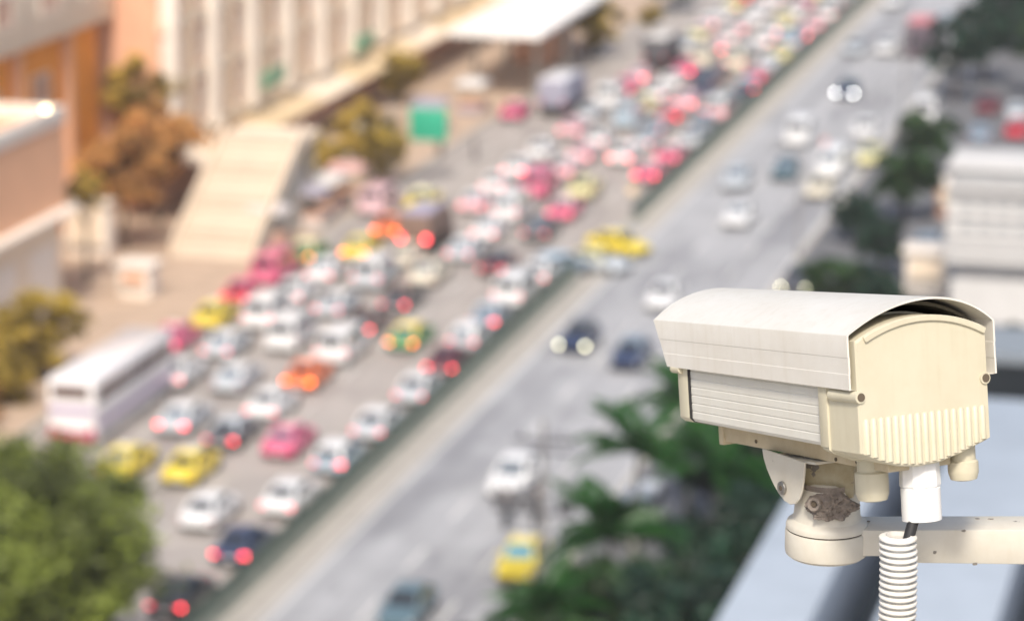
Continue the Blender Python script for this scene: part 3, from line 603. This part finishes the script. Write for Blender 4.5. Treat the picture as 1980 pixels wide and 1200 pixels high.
# bus
def big_box(name, label, cat, loc, rz, W, L, z0, z1, cabL, mbody, mroof, mrear, lit=None, bus=False, group=None):
    t = thing(name, label, cat, loc, rz, group)
    MB().box((-W/2,-L/2,z0),(W/2,L/2-cabL,z1)).build('body', mbody, t, bevel=.10, seg=3)
    MB().box((-W/2+.12,-L/2+.15,z1),(W/2-.12,L/2-cabL-.15,z1+.07)).build('roof', mroof, t, bevel=.03)
    if cabL:
        MB().add([(-W/2+.05,L/2-cabL+.05,.45),(W/2-.05,L/2-cabL+.05,.45),(W/2-.05,L/2,.45),(-W/2+.05,L/2,.45),(-W/2+.05,L/2-cabL+.05,z1-.5),(W/2-.05,L/2-cabL+.05,z1-.5),(W/2-.15,L/2-.35,z1-.5),(-W/2+.15,L/2-.35,z1-.5)],
                 [(0,3,2,1),(4,5,6,7),(0,1,5,4),(1,2,6,5),(2,3,7,6),(3,0,4,7)]).build('cab', mbody, t, bevel=.06)
        MB().box((-W/2+.3,L/2-.25,1.4),(W/2-.3,L/2-.1,2.1)).build('windscreen', M_cglass, t)
        MB().box((-W/2+.2,-L/2+.1,.45),(W/2-.2,L/2-cabL+.05,z0)).build('chassis', M_tyre, t)
    wm = MB().tube((-.14,0,0),(.14,0,0),.48,n=18).mesh('wheel', M_tyre, bevel=.03)
    for sx in (-1,1):
        for wy in (-L/2+L*.22, L/2-L*.17): link('wheel', wm, t, (sx*(W/2-.15), wy, .48))
        MB().ctr((sx*(W/2-.25),-L/2-.02,max(z0+.35,.9)),(.26,.08,.34)).build('taillight', lit or M_tl, t, bevel=.02)
        MB().ctr((sx*(W/2-.35),L/2+.02,.8),(.3,.08,.2)).build('headlight', M_hl, t, bevel=.02)
    return t
M_lilac = mat('lilac_band', (.30,.22,.36), .4); M_busw = paint('bus_white', (.82,.80,.80)); M_busr = paint('bus_red', (.45,.06,.12))
t = big_box('bus', 'long white coach with lilac stripes at the left, queuing', 'bus', (-59.8,148.4,.008), 0, 2.6, 11.4, .35, 3.55, 0, M_busw, M_busw, None, bus=True)
MB().box((-1.0,-5.76,2.6),(1.0,-5.705,3.25)).build('rear_window', mat('bus_glass', (.10,.06,.05), .2), t)
MB().box((-1.25,-5.74,1.75),(1.25,-5.703,2.1)).build('stripe', M_lilac, t); MB().box((-1.25,-5.74,.42),(1.25,-5.703,.85)).build('stripe', M_busr, t)
for s_ in (-1,1):
    MB().box((min(s_*1.303,s_*1.33),-5.5,.95),(max(s_*1.303,s_*1.33),5.5,1.35)).build('stripe', M_lilac, t)
    for k in range(6): MB().box((min(s_*1.303,s_*1.325),-5.3+k*1.78,2.25),(max(s_*1.303,s_*1.325),-3.68+k*1.78,3.05)).build('side_window', MATS['bus_glass'], t)
MB().box((-1.1,5.703,1.4),(1.1,5.74,3.0)).build('windscreen', M_cglass, t)
M_brownbox = mat('brown_box_body', (.20,.13,.10), .6); M_tarp = mat('grey_violet_tarp', (.34,.32,.42), .7)
big_box('truck', 'brown box truck with grey violet top and bright red lights', 'truck', (-55.1,192.6,.008), 0, 2.2, 6.4, 1.0, 2.9, 1.8, M_brownbox, M_tarp, None, lit=M_tl_on)
big_box('truck', 'white topped grey blue box truck at the left kerb, upper middle', 'truck', (-58.6,246.0,.008), 0, 2.4, 8.0, 1.0, 3.2, 2.0, mat('grey_blue_box', (.30,.30,.38), .6), M_busw, None)
big_box('truck', 'dark box truck ahead of the pink queue, far left lane', 'truck', (-55.3,270.4,.008), 0, 2.3, 7.0, 1.0, 3.0, 2.0, mat('charcoal_box', (.08,.08,.09), .6), mat('truck_pale_top', (.6,.58,.55), .6), None)
big_box('truck', 'dark truck with pinkish red top, oncoming at the upper right', 'truck', (-33.9,283.4,.008), math.pi, 2.4, 7.5, 1.0, 3.1, 2.0, mat('dark_maroon_box', (.10,.07,.09), .6), mat('truck_pink_top', (.62,.22,.24), .6), None)

# ------------------------------------------------------------------ people and motorcycles
def figure(name, pose, rads, edges, m, root):
    me = bpy.data.meshes.new(name); me.from_pydata(pose, edges, []); o = bpy.data.objects.new('tmp', me); COL.objects.link(o)
    o.modifiers.new('skin','SKIN'); o.modifiers.new('sub','SUBSURF').levels = 1
    sv = me.skin_vertices[0].data
    for i, r in enumerate(rads): sv[i].radius = (r, r); sv[i].use_root = (i == 0)
    dg = bpy.context.evaluated_depsgraph_get(); m2 = bpy.data.meshes.new_from_object(o.evaluated_get(dg)); bpy.data.objects.remove(o)
    m2.materials.clear(); m2.materials.append(m)
    for p in m2.polygons: p.use_smooth = True
    return m2
M_skin = mat('skin', (.42,.25,.17), .6); M_hair = mat('hair', (.02,.016,.014), .6)
SE = [(0,1),(1,2),(2,3),(3,4),(2,5),(5,6),(6,7),(2,8),(8,9),(9,10),(0,11),(11,12),(12,13),(13,14),(0,15),(15,16),(16,17),(17,18)]
RAD = [.15,.15,.16,.06,.095,.07,.05,.035,.07,.05,.035,.09,.06,.045,.04,.09,.06,.045,.04]
STAND = [(0,0,.95),(0,0,1.15),(0,0,1.38),(0,0,1.52),(0,.02,1.66),(.2,0,1.4),(.26,-.03,1.12),(.25,.08,.86),(-.2,0,1.4),(-.26,-.03,1.12),(-.25,.08,.86),(.1,0,.88),(.12,.06,.48),(.12,-.04,.08),(.12,.12,.04),(-.1,0,.88),(-.12,-.06,.48),(-.12,-.16,.08),(-.12,0,.04)]
SIT = [(0,-.15,.82),(0,-.1,1.0),(0,0,1.24),(0,.04,1.38),(0,.08,1.52),(.2,.02,1.24),(.3,.22,1.05),(.3,.48,1.0),(-.2,.02,1.24),(-.3,.22,1.05),(-.3,.48,1.0),(.12,-.1,.78),(.2,.25,.72),(.2,.12,.34),(.2,.25,.28),(-.12,-.1,.78),(-.2,.25,.72),(-.2,.12,.34),(-.2,.25,.28)]
def person(x, y, z, rz, pose, cloth, label):
    t = thing('person', label, 'person', (x, y, z), rz)
    link('body', figure('body', pose, RAD, SE, cloth, 0), t)
    h = pose[4]; MB().lathe([(.02,-.13),(.07,-.10),(.085,-.02),(.095,.05),(.08,.11),(.03,.14)], 14, h).build('head', M_skin, t, smooth=60)
    MB().lathe([(.10,.03),(.104,.07),(.088,.125),(.035,.155)], 14, (h[0],h[1]-.015,h[2])).build('hair', M_hair, t, smooth=60)
    return t
def moto(x, y, rz, c, label, rider, rlabel):
    t = thing('motorcycle', label, 'motorcycle', (x, y, .008), rz, 'motorcycles in the traffic')
    for yy in (-.62,.66): MB().tube((-.05,yy,.3),(.05,yy,.3),.3,n=18).build('wheel', M_tyre, t, bevel=.02)
    MB().loft([[(s*w_,y_,z_) for s, z_ in ((-1,z0),(1,z0),(1,z1),(-1,z1))] for y_, w_, z0, z1 in ((-.75,.08,.55,.72),(-.3,.14,.35,.74),(.15,.14,.3,.6),(.45,.12,.5,.95),(.62,.08,.7,.98))]).build('body', c, t, bevel=.03)
    MB().box((-.13,-.7,.73),(.13,.1,.80)).build('seat', M_tyre, t, bevel=.03); MB().tube((-.33,.48,1.0),(.33,.48,1.0),.018,n=8).build('handlebar', M_steel, t)
    MB().tube((0,.48,1.0),(0,.68,.3),.035,n=8).build('fork', M_steel, t); MB().ctr((0,.66,.88),(.16,.08,.14)).build('headlight', M_hl, t, bevel=.02)
    person(x, y, .02, rz, SIT, rider, rlabel)
moto(-34.6,231.4,math.pi,paint('red', PC['red']),'small red motorcycle between the oncoming white vans',mat('pink_shirt', (.65,.32,.32), .8),'rider in pinkish clothes on the red motorcycle')
moto(-33.6,136.2,math.pi,paint('black', PC['black']),'black motorcycle just below the white pickup',mat('charcoal_clothes', (.06,.06,.07), .8),'rider in charcoal clothes below the white pickup')
moto(-34.9,135.4,math.pi+.1,paint('dark grey', PC['dark grey']),'dark grey motorcycle left of the black motorcycle',mat('slate_clothes', (.08,.085,.10), .8),'rider in slate clothes left of the black motorcycle')
person(-62.6,222.6,.008,.3,STAND,mat('brown_clothes', (.10,.075,.06), .8),'person in brown clothes standing on the left roadside')
person(-60.0,223.0,.008,2.0,STAND,mat('dark_clothes', (.07,.06,.06), .8),'person in dark clothes walking in the empty left lane')

# ------------------------------------------------------------------ the security camera in the foreground
P0 = Vector((-0.2737, 2.3589, 43.6171))
aw_ = Vector((-.6630,.7282,-.1736)); ww_ = Vector((.7419,.6702,-.0224)); vv_ = Vector((-.1001,.1436,.9846))   # forward, right, up of the housing
M4 = Matrix(((ww_.x,aw_.x,vv_.x,P0.x),(ww_.y,aw_.y,vv_.y,P0.y),(ww_.z,aw_.z,vv_.z,P0.z),(0,0,0,1)))
AX = Vector((-0.3562, 2.4421, 43.3976))             # foot of the round mount
def enamel(name, col, chips=.0, rough=.42, dirt=.25, streak=.22):
    m = bpy.data.materials.new(name); m.use_nodes = True; t_ = m.node_tree; N = t_.nodes; L = t_.links; b_ = N['Principled BSDF']
    tc = N.new('ShaderNodeTexCoord'); n1 = N.new('ShaderNodeTexNoise'); n1.inputs['Scale'].default_value = 14; n1.inputs['Detail'].default_value = 8; n1.inputs['Roughness'].default_value = .7
    n2 = N.new('ShaderNodeTexNoise'); n2.inputs['Scale'].default_value = 150; n2.inputs['Detail'].default_value = 3
    L.new(tc.outputs['Object'], n1.inputs['Vector']); L.new(tc.outputs['Object'], n2.inputs['Vector'])
    r1 = N.new('ShaderNodeValToRGB'); r1.color_ramp.elements[0].position = .30; r1.color_ramp.elements[1].position = .62
    r1.color_ramp.elements[0].color = (*[c*(1-dirt*f) for c, f in zip(col, (.8,1,1.35))], 1); r1.color_ramp.elements[1].color = (*col, 1)
    L.new(n1.outputs['Fac'], r1.inputs[0]); last = r1.outputs[0]
    mp = N.new('ShaderNodeMapping'); mp.inputs['Scale'].default_value = (110, 110, 9); n4 = N.new('ShaderNodeTexNoise'); n4.inputs['Scale'].default_value = 1; n4.inputs['Detail'].default_value = 5
    L.new(tc.outputs['Object'], mp.inputs[0]); L.new(mp.outputs[0], n4.inputs['Vector'])
    r4 = N.new('ShaderNodeValToRGB'); r4.color_ramp.elements[0].position = .52; r4.color_ramp.elements[1].position = .78; r4.color_ramp.elements[0].color = (1,1,1,1); r4.color_ramp.elements[1].color = (.84,.80,.73,1)
    L.new(n4.outputs['Fac'], r4.inputs[0]); m4 = N.new('ShaderNodeMix'); m4.data_type = 'RGBA'; m4.blend_type = 'MULTIPLY'; m4.inputs['Factor'].default_value = min(1, streak)
    L.new(last, m4.inputs['A']); L.new(r4.outputs[0], m4.inputs['B']); last = m4.outputs['Result']
    if chips:
        r2 = N.new('ShaderNodeValToRGB'); r2.color_ramp.elements[0].position = .72 - chips*.1; r2.color_ramp.elements[1].position = .735 - chips*.1
        n3 = N.new('ShaderNodeTexNoise'); n3.inputs['Scale'].default_value = 70; n3.inputs['Detail'].default_value = 4; L.new(tc.outputs['Object'], n3.inputs['Vector'])
        L.new(n3.outputs['Fac'], r2.inputs[0]); mx = N.new('ShaderNodeMix'); mx.data_type = 'RGBA'; L.new(r2.outputs[0], mx.inputs['Factor'])
        L.new(last, mx.inputs['A']); mx.inputs['B'].default_value = (.16,.14,.12,1); last = mx.outputs['Result']
    L.new(last, b_.inputs['Base Color'])
    bp = N.new('ShaderNodeBump'); bp.inputs['Strength'].default_value = .12; bp.inputs['Distance'].default_value = .0008; L.new(n2.outputs['Fac'], bp.inputs['Height']); L.new(bp.outputs[0], b_.inputs['Normal'])
    b_.inputs['Roughness'].default_value = rough; return m
E_white = enamel('shield_white', (.70,.675,.625), dirt=.10, streak=.4, rough=.38)
E_panel = enamel('panel_white', (.66,.645,.59), dirt=.08, rough=.4)
E_cream = enamel('cap_cream', (.575,.535,.41), dirt=.10, streak=.35, rough=.45)
E_rail = enamel('rail_cream', (.56,.48,.34), chips=.05, dirt=.3, rough=.5)
E_mount = enamel('mount_cream', (.62,.59,.52), chips=.02, dirt=.14, rough=.5)
E_duct = enamel('conduit_white', (.72,.71,.68), dirt=.16, rough=.5, streak=.8)
E_plast = enamel('connector_white', (.80,.80,.795), dirt=.05, rough=.35)
E_black = mat('black_rubber', (.02,.02,.022), .6); E_hole = mat('hole_dark', (.11,.085,.06), .9); E_bolt = mat('bolt_steel', (.45,.44,.42), .35, .9, noise=.4, nscale=300)
E_lining_shade = mat('shield_lining_shade', (.10,.09,.07), .9)  # dark colour paints in the shade under the sunshield
SC = thing('security_camera', 'cream and white security camera under a curved white sunshield on its arm', 'camera'); SC.matrix_world = M4
TP = .914
def tf(a): return 1 + (TP-1)*max(0, a)/.3067        # the housing narrows slightly to the front
def ext(outl, a0, a1, k=6):                          # loft of an outline (w,v) along a
    return MB().loft([[(x*tf(a), a, z*tf(a)) for x, z in outl] for a in [a0+(a1-a0)*i/k for i in range(k+1)]])
# sunshield: folded sheet
def arc(w0, v0, w1, v1, apex, n=28, x0=.0):
    pts = []
    for i in range(n+1):
        u = i/n; x = w0+(w1-w0)*u; hw = abs(w1-w0)/2; rc = (hw*hw+apex*apex)/(2*apex); xm = (2*u-1)*hw
        z = math.sqrt(max(0, rc*rc-xm*xm)) - (rc-apex); pts.append((x + x0*z/apex, v0 + (v1-v0)*u + z))
    return pts
T = .0016; h = .07
def sheet(inner=False):
    d = T if inner else 0
    left = [(-h+d+.004,-.0423),(-h+d,-.0421),(-h+d,-.0300),(-h+d+.0003,-.0296),(-h+d+.0003,-.0172),(-h+d,-.0168),(-h+d,-.001)]
    right = [(-x,z) for x, z in reversed(left)]
    return left + arc(-h+d+.0004,.0005,h-d-.0004,.0005,.0232-d, x0=.006) + right
outer, inner = sheet(), sheet(True)
def shield_ring(u):
    o_, i_ = [], []
    for L_, out in ((outer, o_), (inner, i_)):
        for x, z in L_:
            front = .2871 + (.3067-.2871)*min(1, max(0,(z+.0423)/.0423)) + max(0, z)/.0232*.010
            a = front*u; out.append((x*tf(a), a, z*tf(a)))
    return o_ + i_[::-1]
sh = MB().loft([shield_ring(i/8) for i in range(9)]).build('sunshield', E_white, SC, smooth=22)
MB().loft([[(x*tf(a)*.97,a,(z-.0002)*tf(a)) for x, z in arc(-.0665,.0,.0665,.0,.0205)] + [(x*tf(a)*.97,a,(z-.0030)*tf(a)) for x, z in reversed(arc(-.0665,.0,.0665,.0,.0205))] for a in (.022,.06,.12,.18,.24,.29)]).build('lining', E_lining_shade, sh)
# housing: white extrusion with clapboard sides
def side(x, n=8, z0=-.030, z1=-.0895):
    pts = []; st = (z1-z0)/n
    for k in range(n): pts += [(x-.0005, z0+k*st), (x, z0+(k+.10)*st), (x, z0+(k+.86)*st), (x-.0005, z0+(k+.96)*st)]
    return pts
lf = [(-x, z) for x, z in side(.0632)]
outl = lf + [(-.061,-.0915),(-.030,-.0985),(.030,-.0985),(.061,-.0915)] + [(-x, z) for x, z in reversed(lf)] + [(.062,-.006)] + list(reversed(arc(-.055,.0,.055,.0,.006,10))) + [(-.062,-.006)]
ext(outl, .050, .259).build('housing', E_panel, SC, smooth=20)
# front frame
fo = [(-.0655,-.0045),(-.0655,-.0885),(-.061,-.0925),(-.030,-.1000),(.030,-.1000),(.061,-.0925),(.0655,-.0885),(.0655,-.0045)] + list(reversed(arc(-.062,.0,.062,.0,.008,10)))
ff = ext(fo, .2602, .2775, 2).build('front_frame', E_cream, SC, bevel=.0012)
ext([(x*.998, z*.998) for x, z in fo], .2588, .2604, 1).build('gasket', E_black, ff)
MB().box((-.05,.2776,-.075),(.05,.2786,-.012)).build('front_glass', M_cglass, ff)
MB().tube((-.0615,.268,-.0405),(-.0615,.2815,-.0405),.0036,n=14).build('hinge_boss', E_cream, ff, smooth=40)
# rear cap
PW = .0625; PX = -.0035
def cap_outline(g=0):
    bot = [(PX-PW+g,-.0915),(PX-PW+.004,-.0948+g),(-.045,-.1020+g),(-.030,-.1062+g),(-.012,-.1082+g),(.008,-.1072+g),(.028,-.1025+g),(PX+PW-.006,-.0948+g),(PX+PW-g,-.0915)]
    top = arc(PX+PW-g,-.0035-g,PX-PW+g,-.0035-g,.0152,20)
    return bot + top
def rings_cap(gs): return [[(x, a, z) for x, z in cap_outline(g)] for a, g in gs]
cap = MB().loft(rings_cap([(.0515,.0030),(.0495,.0012),(.0400,.0012),(.0390,.0),(.0385,.0016),(.004,.0012),(-.0025,.0010),(-.0045,.0022)])).build('rear_cap', E_cream, SC, smooth=30)
for s in (-1,1): MB().box((s*.0605+PX-.0022,.0388,-.090),(s*.0605+PX+.0022,.0512,-.006)).build('corner_post', E_cream, cap, bevel=.001)
# raised border over the top of the cap
bo = cap_outline(.0010)[8:]; bi = [(x*.955 + PX*.045, z-.0048) for x, z in bo[1:-1]]
rim = MB()
no = bo[1:-1]
for k in range(len(no)-1):
    q = [no[k], no[k+1], bi[k+1], bi[k]]
    rim.add([(x,-.0066,z) for x, z in q] + [(x,-.0040,z) for x, z in q], [(0,1,2,3),(7,6,5,4),(1,0,4,5),(3,2,6,7)] + ([(0,3,7,4)] if k == 0 else []) + ([(2,1,5,6)] if k == len(no)-2 else []))
rim.build('raised_border', E_cream, cap, bevel=.0006, seg=1)
bot = cap_outline(.0022)[:9]
def bottom_at(x):
    for (x0, z0), (x1, z1) in zip(bot, bot[1:]):
        if x0 <= x <= x1: return z0 + (z1-z0)*(x-x0)/max(1e-6, x1-x0)
    return -.093
for k in range(17):
    x = -.0588 + k*.00685; zb = bottom_at(x) + .0006; zt = -.0648
    MB().lathe([(.0004,zb),(.0027,zb+.0008),(.0027,zt-.0016),(.0016,zt-.0004),(.0003,zt)], 12, (x,-.0037,0)).build('rib', E_cream, cap, smooth=50)
for x, z in ((-.0638,-.0477),(.0545,-.0441)):
    bs = MB().tube((x,-.0058,z),(x,.034,z),.0048,n=20).build('screw_boss', E_cream, cap, smooth=40)
    MB().tube((x+.0004,-.0062,z),(x+.0004,-.0030,z),.0034,n=18).build('screw_recess', E_hole, bs)
# base rail
rl = MB().add([(-.030,.012,-.1115),(.030,.012,-.1115),(.030,.262,-.1045),(-.030,.262,-.1045),(-.030,.012,-.0975),(.030,.012,-.0975),(.030,.262,-.0905),(-.030,.262,-.0905)],[(0,3,2,1),(4,5,6,7),(0,1,5,4),(1,2,6,5),(2,3,7,6),(3,0,4,7)]).build('base_rail', E_rail, SC, bevel=.001)
for a, z in ((.205,-.1008),(.085,-.1065),(.055,-.1062)): MB().tube((-.0296,a,z),(-.0308,a,z),.0016,n=10).build('rivet', E_hole, rl)
MB().box((-.032,.2555,-.1075),(.032,.2625,-.0885)).build('end_lip', E_rail, rl, bevel=.0008)
# bracket: plate and two ears
br = MB().box((-.0352,.108,-.1125),(.0352,.186,-.1103)).build('bracket', E_mount, SC, bevel=.0006)
ear = [(.1855,-.1045),(.184,-.1125),(.1797,-.1215),(.1722,-.1318),(.1640,-.1400),(.1555,-.1456),(.1465,-.1480),(.1385,-.1466),(.1320,-.1420),(.1278,-.1355),(.1245,-.1260),(.1222,-.1170),(.1210,-.1112)]
for x0, x1 in ((-.0372,-.0352),(.0352,.0372)):
    e_ = MB().loft([[(x,a,z) for a, z in ear] for x in (x0, x1)]).build('ear', E_mount, br, bevel=.0005, seg=1)
MB().tube((-.0372,.1555,-.1348),(-.0398,.1555,-.1348),.0056,n=20).build('bolt', E_bolt, br, bevel=.0006)
MB().tube((-.0398,.1555,-.1348),(-.0401,.1555,-.1348),.0024,n=6).build('bolt_socket', E_hole, br)
MB().tube((-.0352,.1555,-.1348),(.0352,.1555,-.1348),.0042,n=14).build('pivot_pin', E_bolt, br)
# cable glands under the cap
def gland(x, a, z0, z1, r, label=None):
    g = MB().lathe([(r*.55,z1-.0001),(r*.86,z1+.001),(r*.99,z1+.006),(r,z1+.008),(r,z0-.0095),(r*.90,z0-.0085),(r*.84,z0-.008),(r*.84,z0+.006)], 28, (x,a,0)).build('cable_gland', E_cream, SC, smooth=35)
gland(-.026,.0415,-.1045,-.1367,.0134); gland(.0425,.0135,-.1010,-.1255,.0122)
cn = MB().lathe([(.0145,-.1535),(.0158,-.1530),(.0158,-.1275),(.0150,-.1265),(.0150,-.1255)], 36, (.004,.0185,0)).build('cable_connector', E_plast, SC, smooth=35)
MB().lathe([(.0160,-.1262),(.0164,-.1250),(.0158,-.1040)], 10, (.004,.0185,0)).build('lock_nut', E_plast, cn)
# mount: round pedestal (upright in the world) and arm
inv = M4.inverted()
def wpart(name, mb, m, parent, **k):                 # geometry given in world coordinates
    mb.v = [tuple(inv @ Vector(p)) for p in mb.v]; return mb.build(name, m, parent, **k)
ax, ay, az = AX
pd = wpart('mount_base', MB().lathe([(.0270,0),(.0306,.0010),(.0337,.0035),(.0343,.0070),(.0343,.0228),(.0337,.0238),(.0329,.0241)], 56, (ax,ay,az+.0085-.0085)), E_mount, SC, smooth=35)
wpart('seam', MB().lathe([(.0327,.0240),(.0331,.0243),(.0331,.0252),(.0325,.0254)], 56, AX), mat('seam_dirt', (.05,.04,.03), .9), pd)
wpart('turntable', MB().lathe([(.0323,.0250),(.0338,.0254),(.0338,.0282),(.0327,.0308),(.0296,.0328),(.0285,.0338)], 56, AX), E_mount, pd, smooth=35)
nk = wpart('neck', MB().lathe([(.0290,.0330),(.0278,.0352),(.0272,.0400),(.0266,.0500),(.0258,.0590),(.0235,.0640),(.0200,.0665)], 48, AX), E_mount, SC, smooth=35)
wpart('knuckle', MB().ctr((ax+.003,ay+.002,az+.0735),(.043,.040,.036)), enamel('grimy_shaded_block', (.44,.40,.29), chips=.75, dirt=.5), nk, bevel=.004)  # grime, with the shade under the bracket painted in
rdir = Vector((math.cos(R(PSI)), math.sin(R(PSI)), 0)); fdir = Vector((-math.sin(R(PSI)), math.cos(R(PSI)), 0))
def armpt(l, d, z): return AX + rdir*l + fdir*d + Vector((0,0,z))
am = MB().loft([[armpt(l,-dd,z1), armpt(l,dd,z1), armpt(l,dd,z0), armpt(l,-dd,z0)] for l, dd, z0, z1 in ((.012,.0195,.0060,.0285),(.045,.0195,.0060,.0285),(.072,.0195,.0002,.0287),(.16,.0195,-.0010,.0288),(.75,.0200,-.0012,.0290))])
arm = wpart('arm', am, E_mount, SC, bevel=.0012)
M_chip = mat('chipped_metal', (.20,.18,.16), .7)
rr = random.Random(5)
for l, z, d, sx, sz in ((.1105,.0282,-.0199,.004,.0012),(.0872,.0100,-.0198,.0040,.0016),(.1205,-.0002,-.0200,.0055,.0016),(.137,.0296,.010,.007,.0004),(.126,.0296,.0108,.004,.0004),(.035,.0287,.004,.003,.0004)):
    c = MB(); n = 9; pts = [(math.cos(i*6.283/n)*sx/2*rr.uniform(.6,1.1), math.sin(i*6.283/n)*sz*rr.uniform(.5,1.1)) for i in range(n)]
    if z > .029 or d > 0: ring = lambda e: [armpt(l+p, d+q*3, .0291+e) for p, q in pts]
    else: ring = lambda e: [armpt(l+p, d-e-.0002, z+q) for p, q in pts]
    wpart('paint_chip', c.loft([ring(-.0004), ring(.00015)]), M_chip, arm)
# wall plate and post that carry the arm, right of the picture
wpart('wall_plate', MB().loft([[armpt(l,-.06,-.06), armpt(l,.06,-.06), armpt(l,.06,.09), armpt(l,-.06,.09)] for l in (.75,.762)]), E_mount, SC, bevel=.002)
struct(MB().box((-5,-14,-.1),(7,4.6,40.79)).build('rooftop', M_kerb))
pst = thing('steel_post', 'upright cream steel post carrying the camera arm, right of picture', 'post', tuple(armpt(.83,0,-2.6)))
MB().tube((0,0,0),(0,0,3.2),.066,n=28).build('tube', E_mount, pst, smooth=40); MB().lathe([(.12,0),(.12,.012),(.07,.016)], 28).build('base_plate', E_mount, pst)
MB().lathe([(.068,0),(.05,.03),(.01,.04)], 24, (0,0,3.2)).build('top_cap', E_mount, pst, smooth=40)
# dried mud nest on the neck
ns = MB(); rn = random.Random(3); nu, nv = 26, 16
V = []
from mathutils import noise as mn
def nestpt(u, v, lift):
    ang = R(-150 + PSI + 118*u) ; r = .0268 + lift
    return Vector((ax + r*math.cos(ang), ay + r*math.sin(ang), az + .0362 + .0300*v))
from mathutils import noise as mn
nu, nv = 56, 36
for j in range(nv+1):
    for i in range(nu+1):
        u, v = i/nu, j/nv; th = math.atan2((v-.46)/.46, (u-.5)/.47); rad = math.hypot((v-.46)/.46, (u-.5)/.47)
        edge = .93 + .17*mn.fractal(Vector((math.cos(th)*1.6, math.sin(th)*1.6, 4.1)), .7, 2, 4)
        k = max(0, min(1, (edge-rad)/.22)); k = k*k*(3-2*k)
        n_ = mn.fractal(Vector((u*7, v*4.5, 2.3)), .55, 2.1, 6)
        V.append(nestpt(u, v, -.0022 + k*(.0064 + .0042*n_)))
F = [(j*(nu+1)+i, j*(nu+1)+i+1, (j+1)*(nu+1)+i+1, (j+1)*(nu+1)+i) for j in range(nv) for i in range(nu)]
M_mud = mat('dried_mud', (.36,.305,.265), .95, noise=.35, nscale=120, bump=.6)
NT = thing('mud_nest', 'lumpy brown dried mud nest stuck to the camera mount neck', 'nest', (ax, ay, az+.04)); off = Vector((ax, ay, az+.04))
ns.add([p-off for p in V], F); ns.build('crust', M_mud, NT, smooth=50)
c0 = nestpt(.30,.60,.0068) - off; dn = Vector((c0.x, c0.y, 0)).normalized(); dn = (dn*1.0 + Vector((-.05,-.3,.15))).normalized()
tb = MB(); u_ = dn.orthogonal().normalized(); v_ = dn.cross(u_); n = 20; rs = []
for r_, e_ in ((.0062,-.005),(.0062,.0012),(.0050,.0024),(.0034,.0020),(.0026,.0004),(.0022,-.003)): rs.append([c0 + dn*e_ + (u_*math.cos(6.2832*i/n)+v_*math.sin(6.2832*i/n))*r_*(1+.05*math.sin(3*i)) for i in range(n)])
tb.loft(rs).build('entrance_tube', M_mud, NT, smooth=50)
MB().tube(c0+dn*.0005, c0+dn*.0012, .0023, n=14).build('entrance_hole', E_hole, NT)
# corrugated conduit and cable
CD = thing('flexible_conduit', 'white ribbed conduit with black cable hanging from the white connector', 'conduit', (-.2822,2.334,43.4545))
cb = MB(); top = M4 @ Vector((-.004,.0150,-.146)) - Vector((-.2822,2.334,43.4545))
pth = [top, Vector((.0055,.003,-.006)), Vector((.003,.001,-.03))]
for p, q in zip(pth, pth[1:]): cb.tube(p, q, .0045, n=14)
cb.build('cable', E_black, CD, smooth=40)
rings = []; n = 30; pitch = .00525; N_ = 100
PROF = ((0,.0108),(.07,.0136),(.16,.0149),(.32,.0152),(.50,.0149),(.60,.0136),(.66,.0108),(.82,.0106))
for k in range(N_*8):
    ph, r_ = PROF[k % 8]; z = -(k//8 + ph)*pitch
    r_ *= 1 + .018*mn.noise(Vector((k//8*1.7, 3.3, 0)))
    cx = -.0016 - .03*z + (0 if z > -.2 else (-.2-z)**2*1.5); cy = .002*math.sin(z*14); cx += .0012*mn.noise(Vector((z*60, .4, 0)))
    rings.append([(cx + r_*math.cos(6.2832*i/n), cy + r_*math.sin(6.2832*i/n), z) for i in range(n)])
MB().loft(rings, cap=False).build('ribbed_tube', E_duct, CD, smooth=48)
MB().lathe([(.0108,0),(.0098,.0004),(.0092,-.003),(.0092,-.06)], 28, (-.0016,0,0), cap=False).build('tube_lip', E_duct, CD)
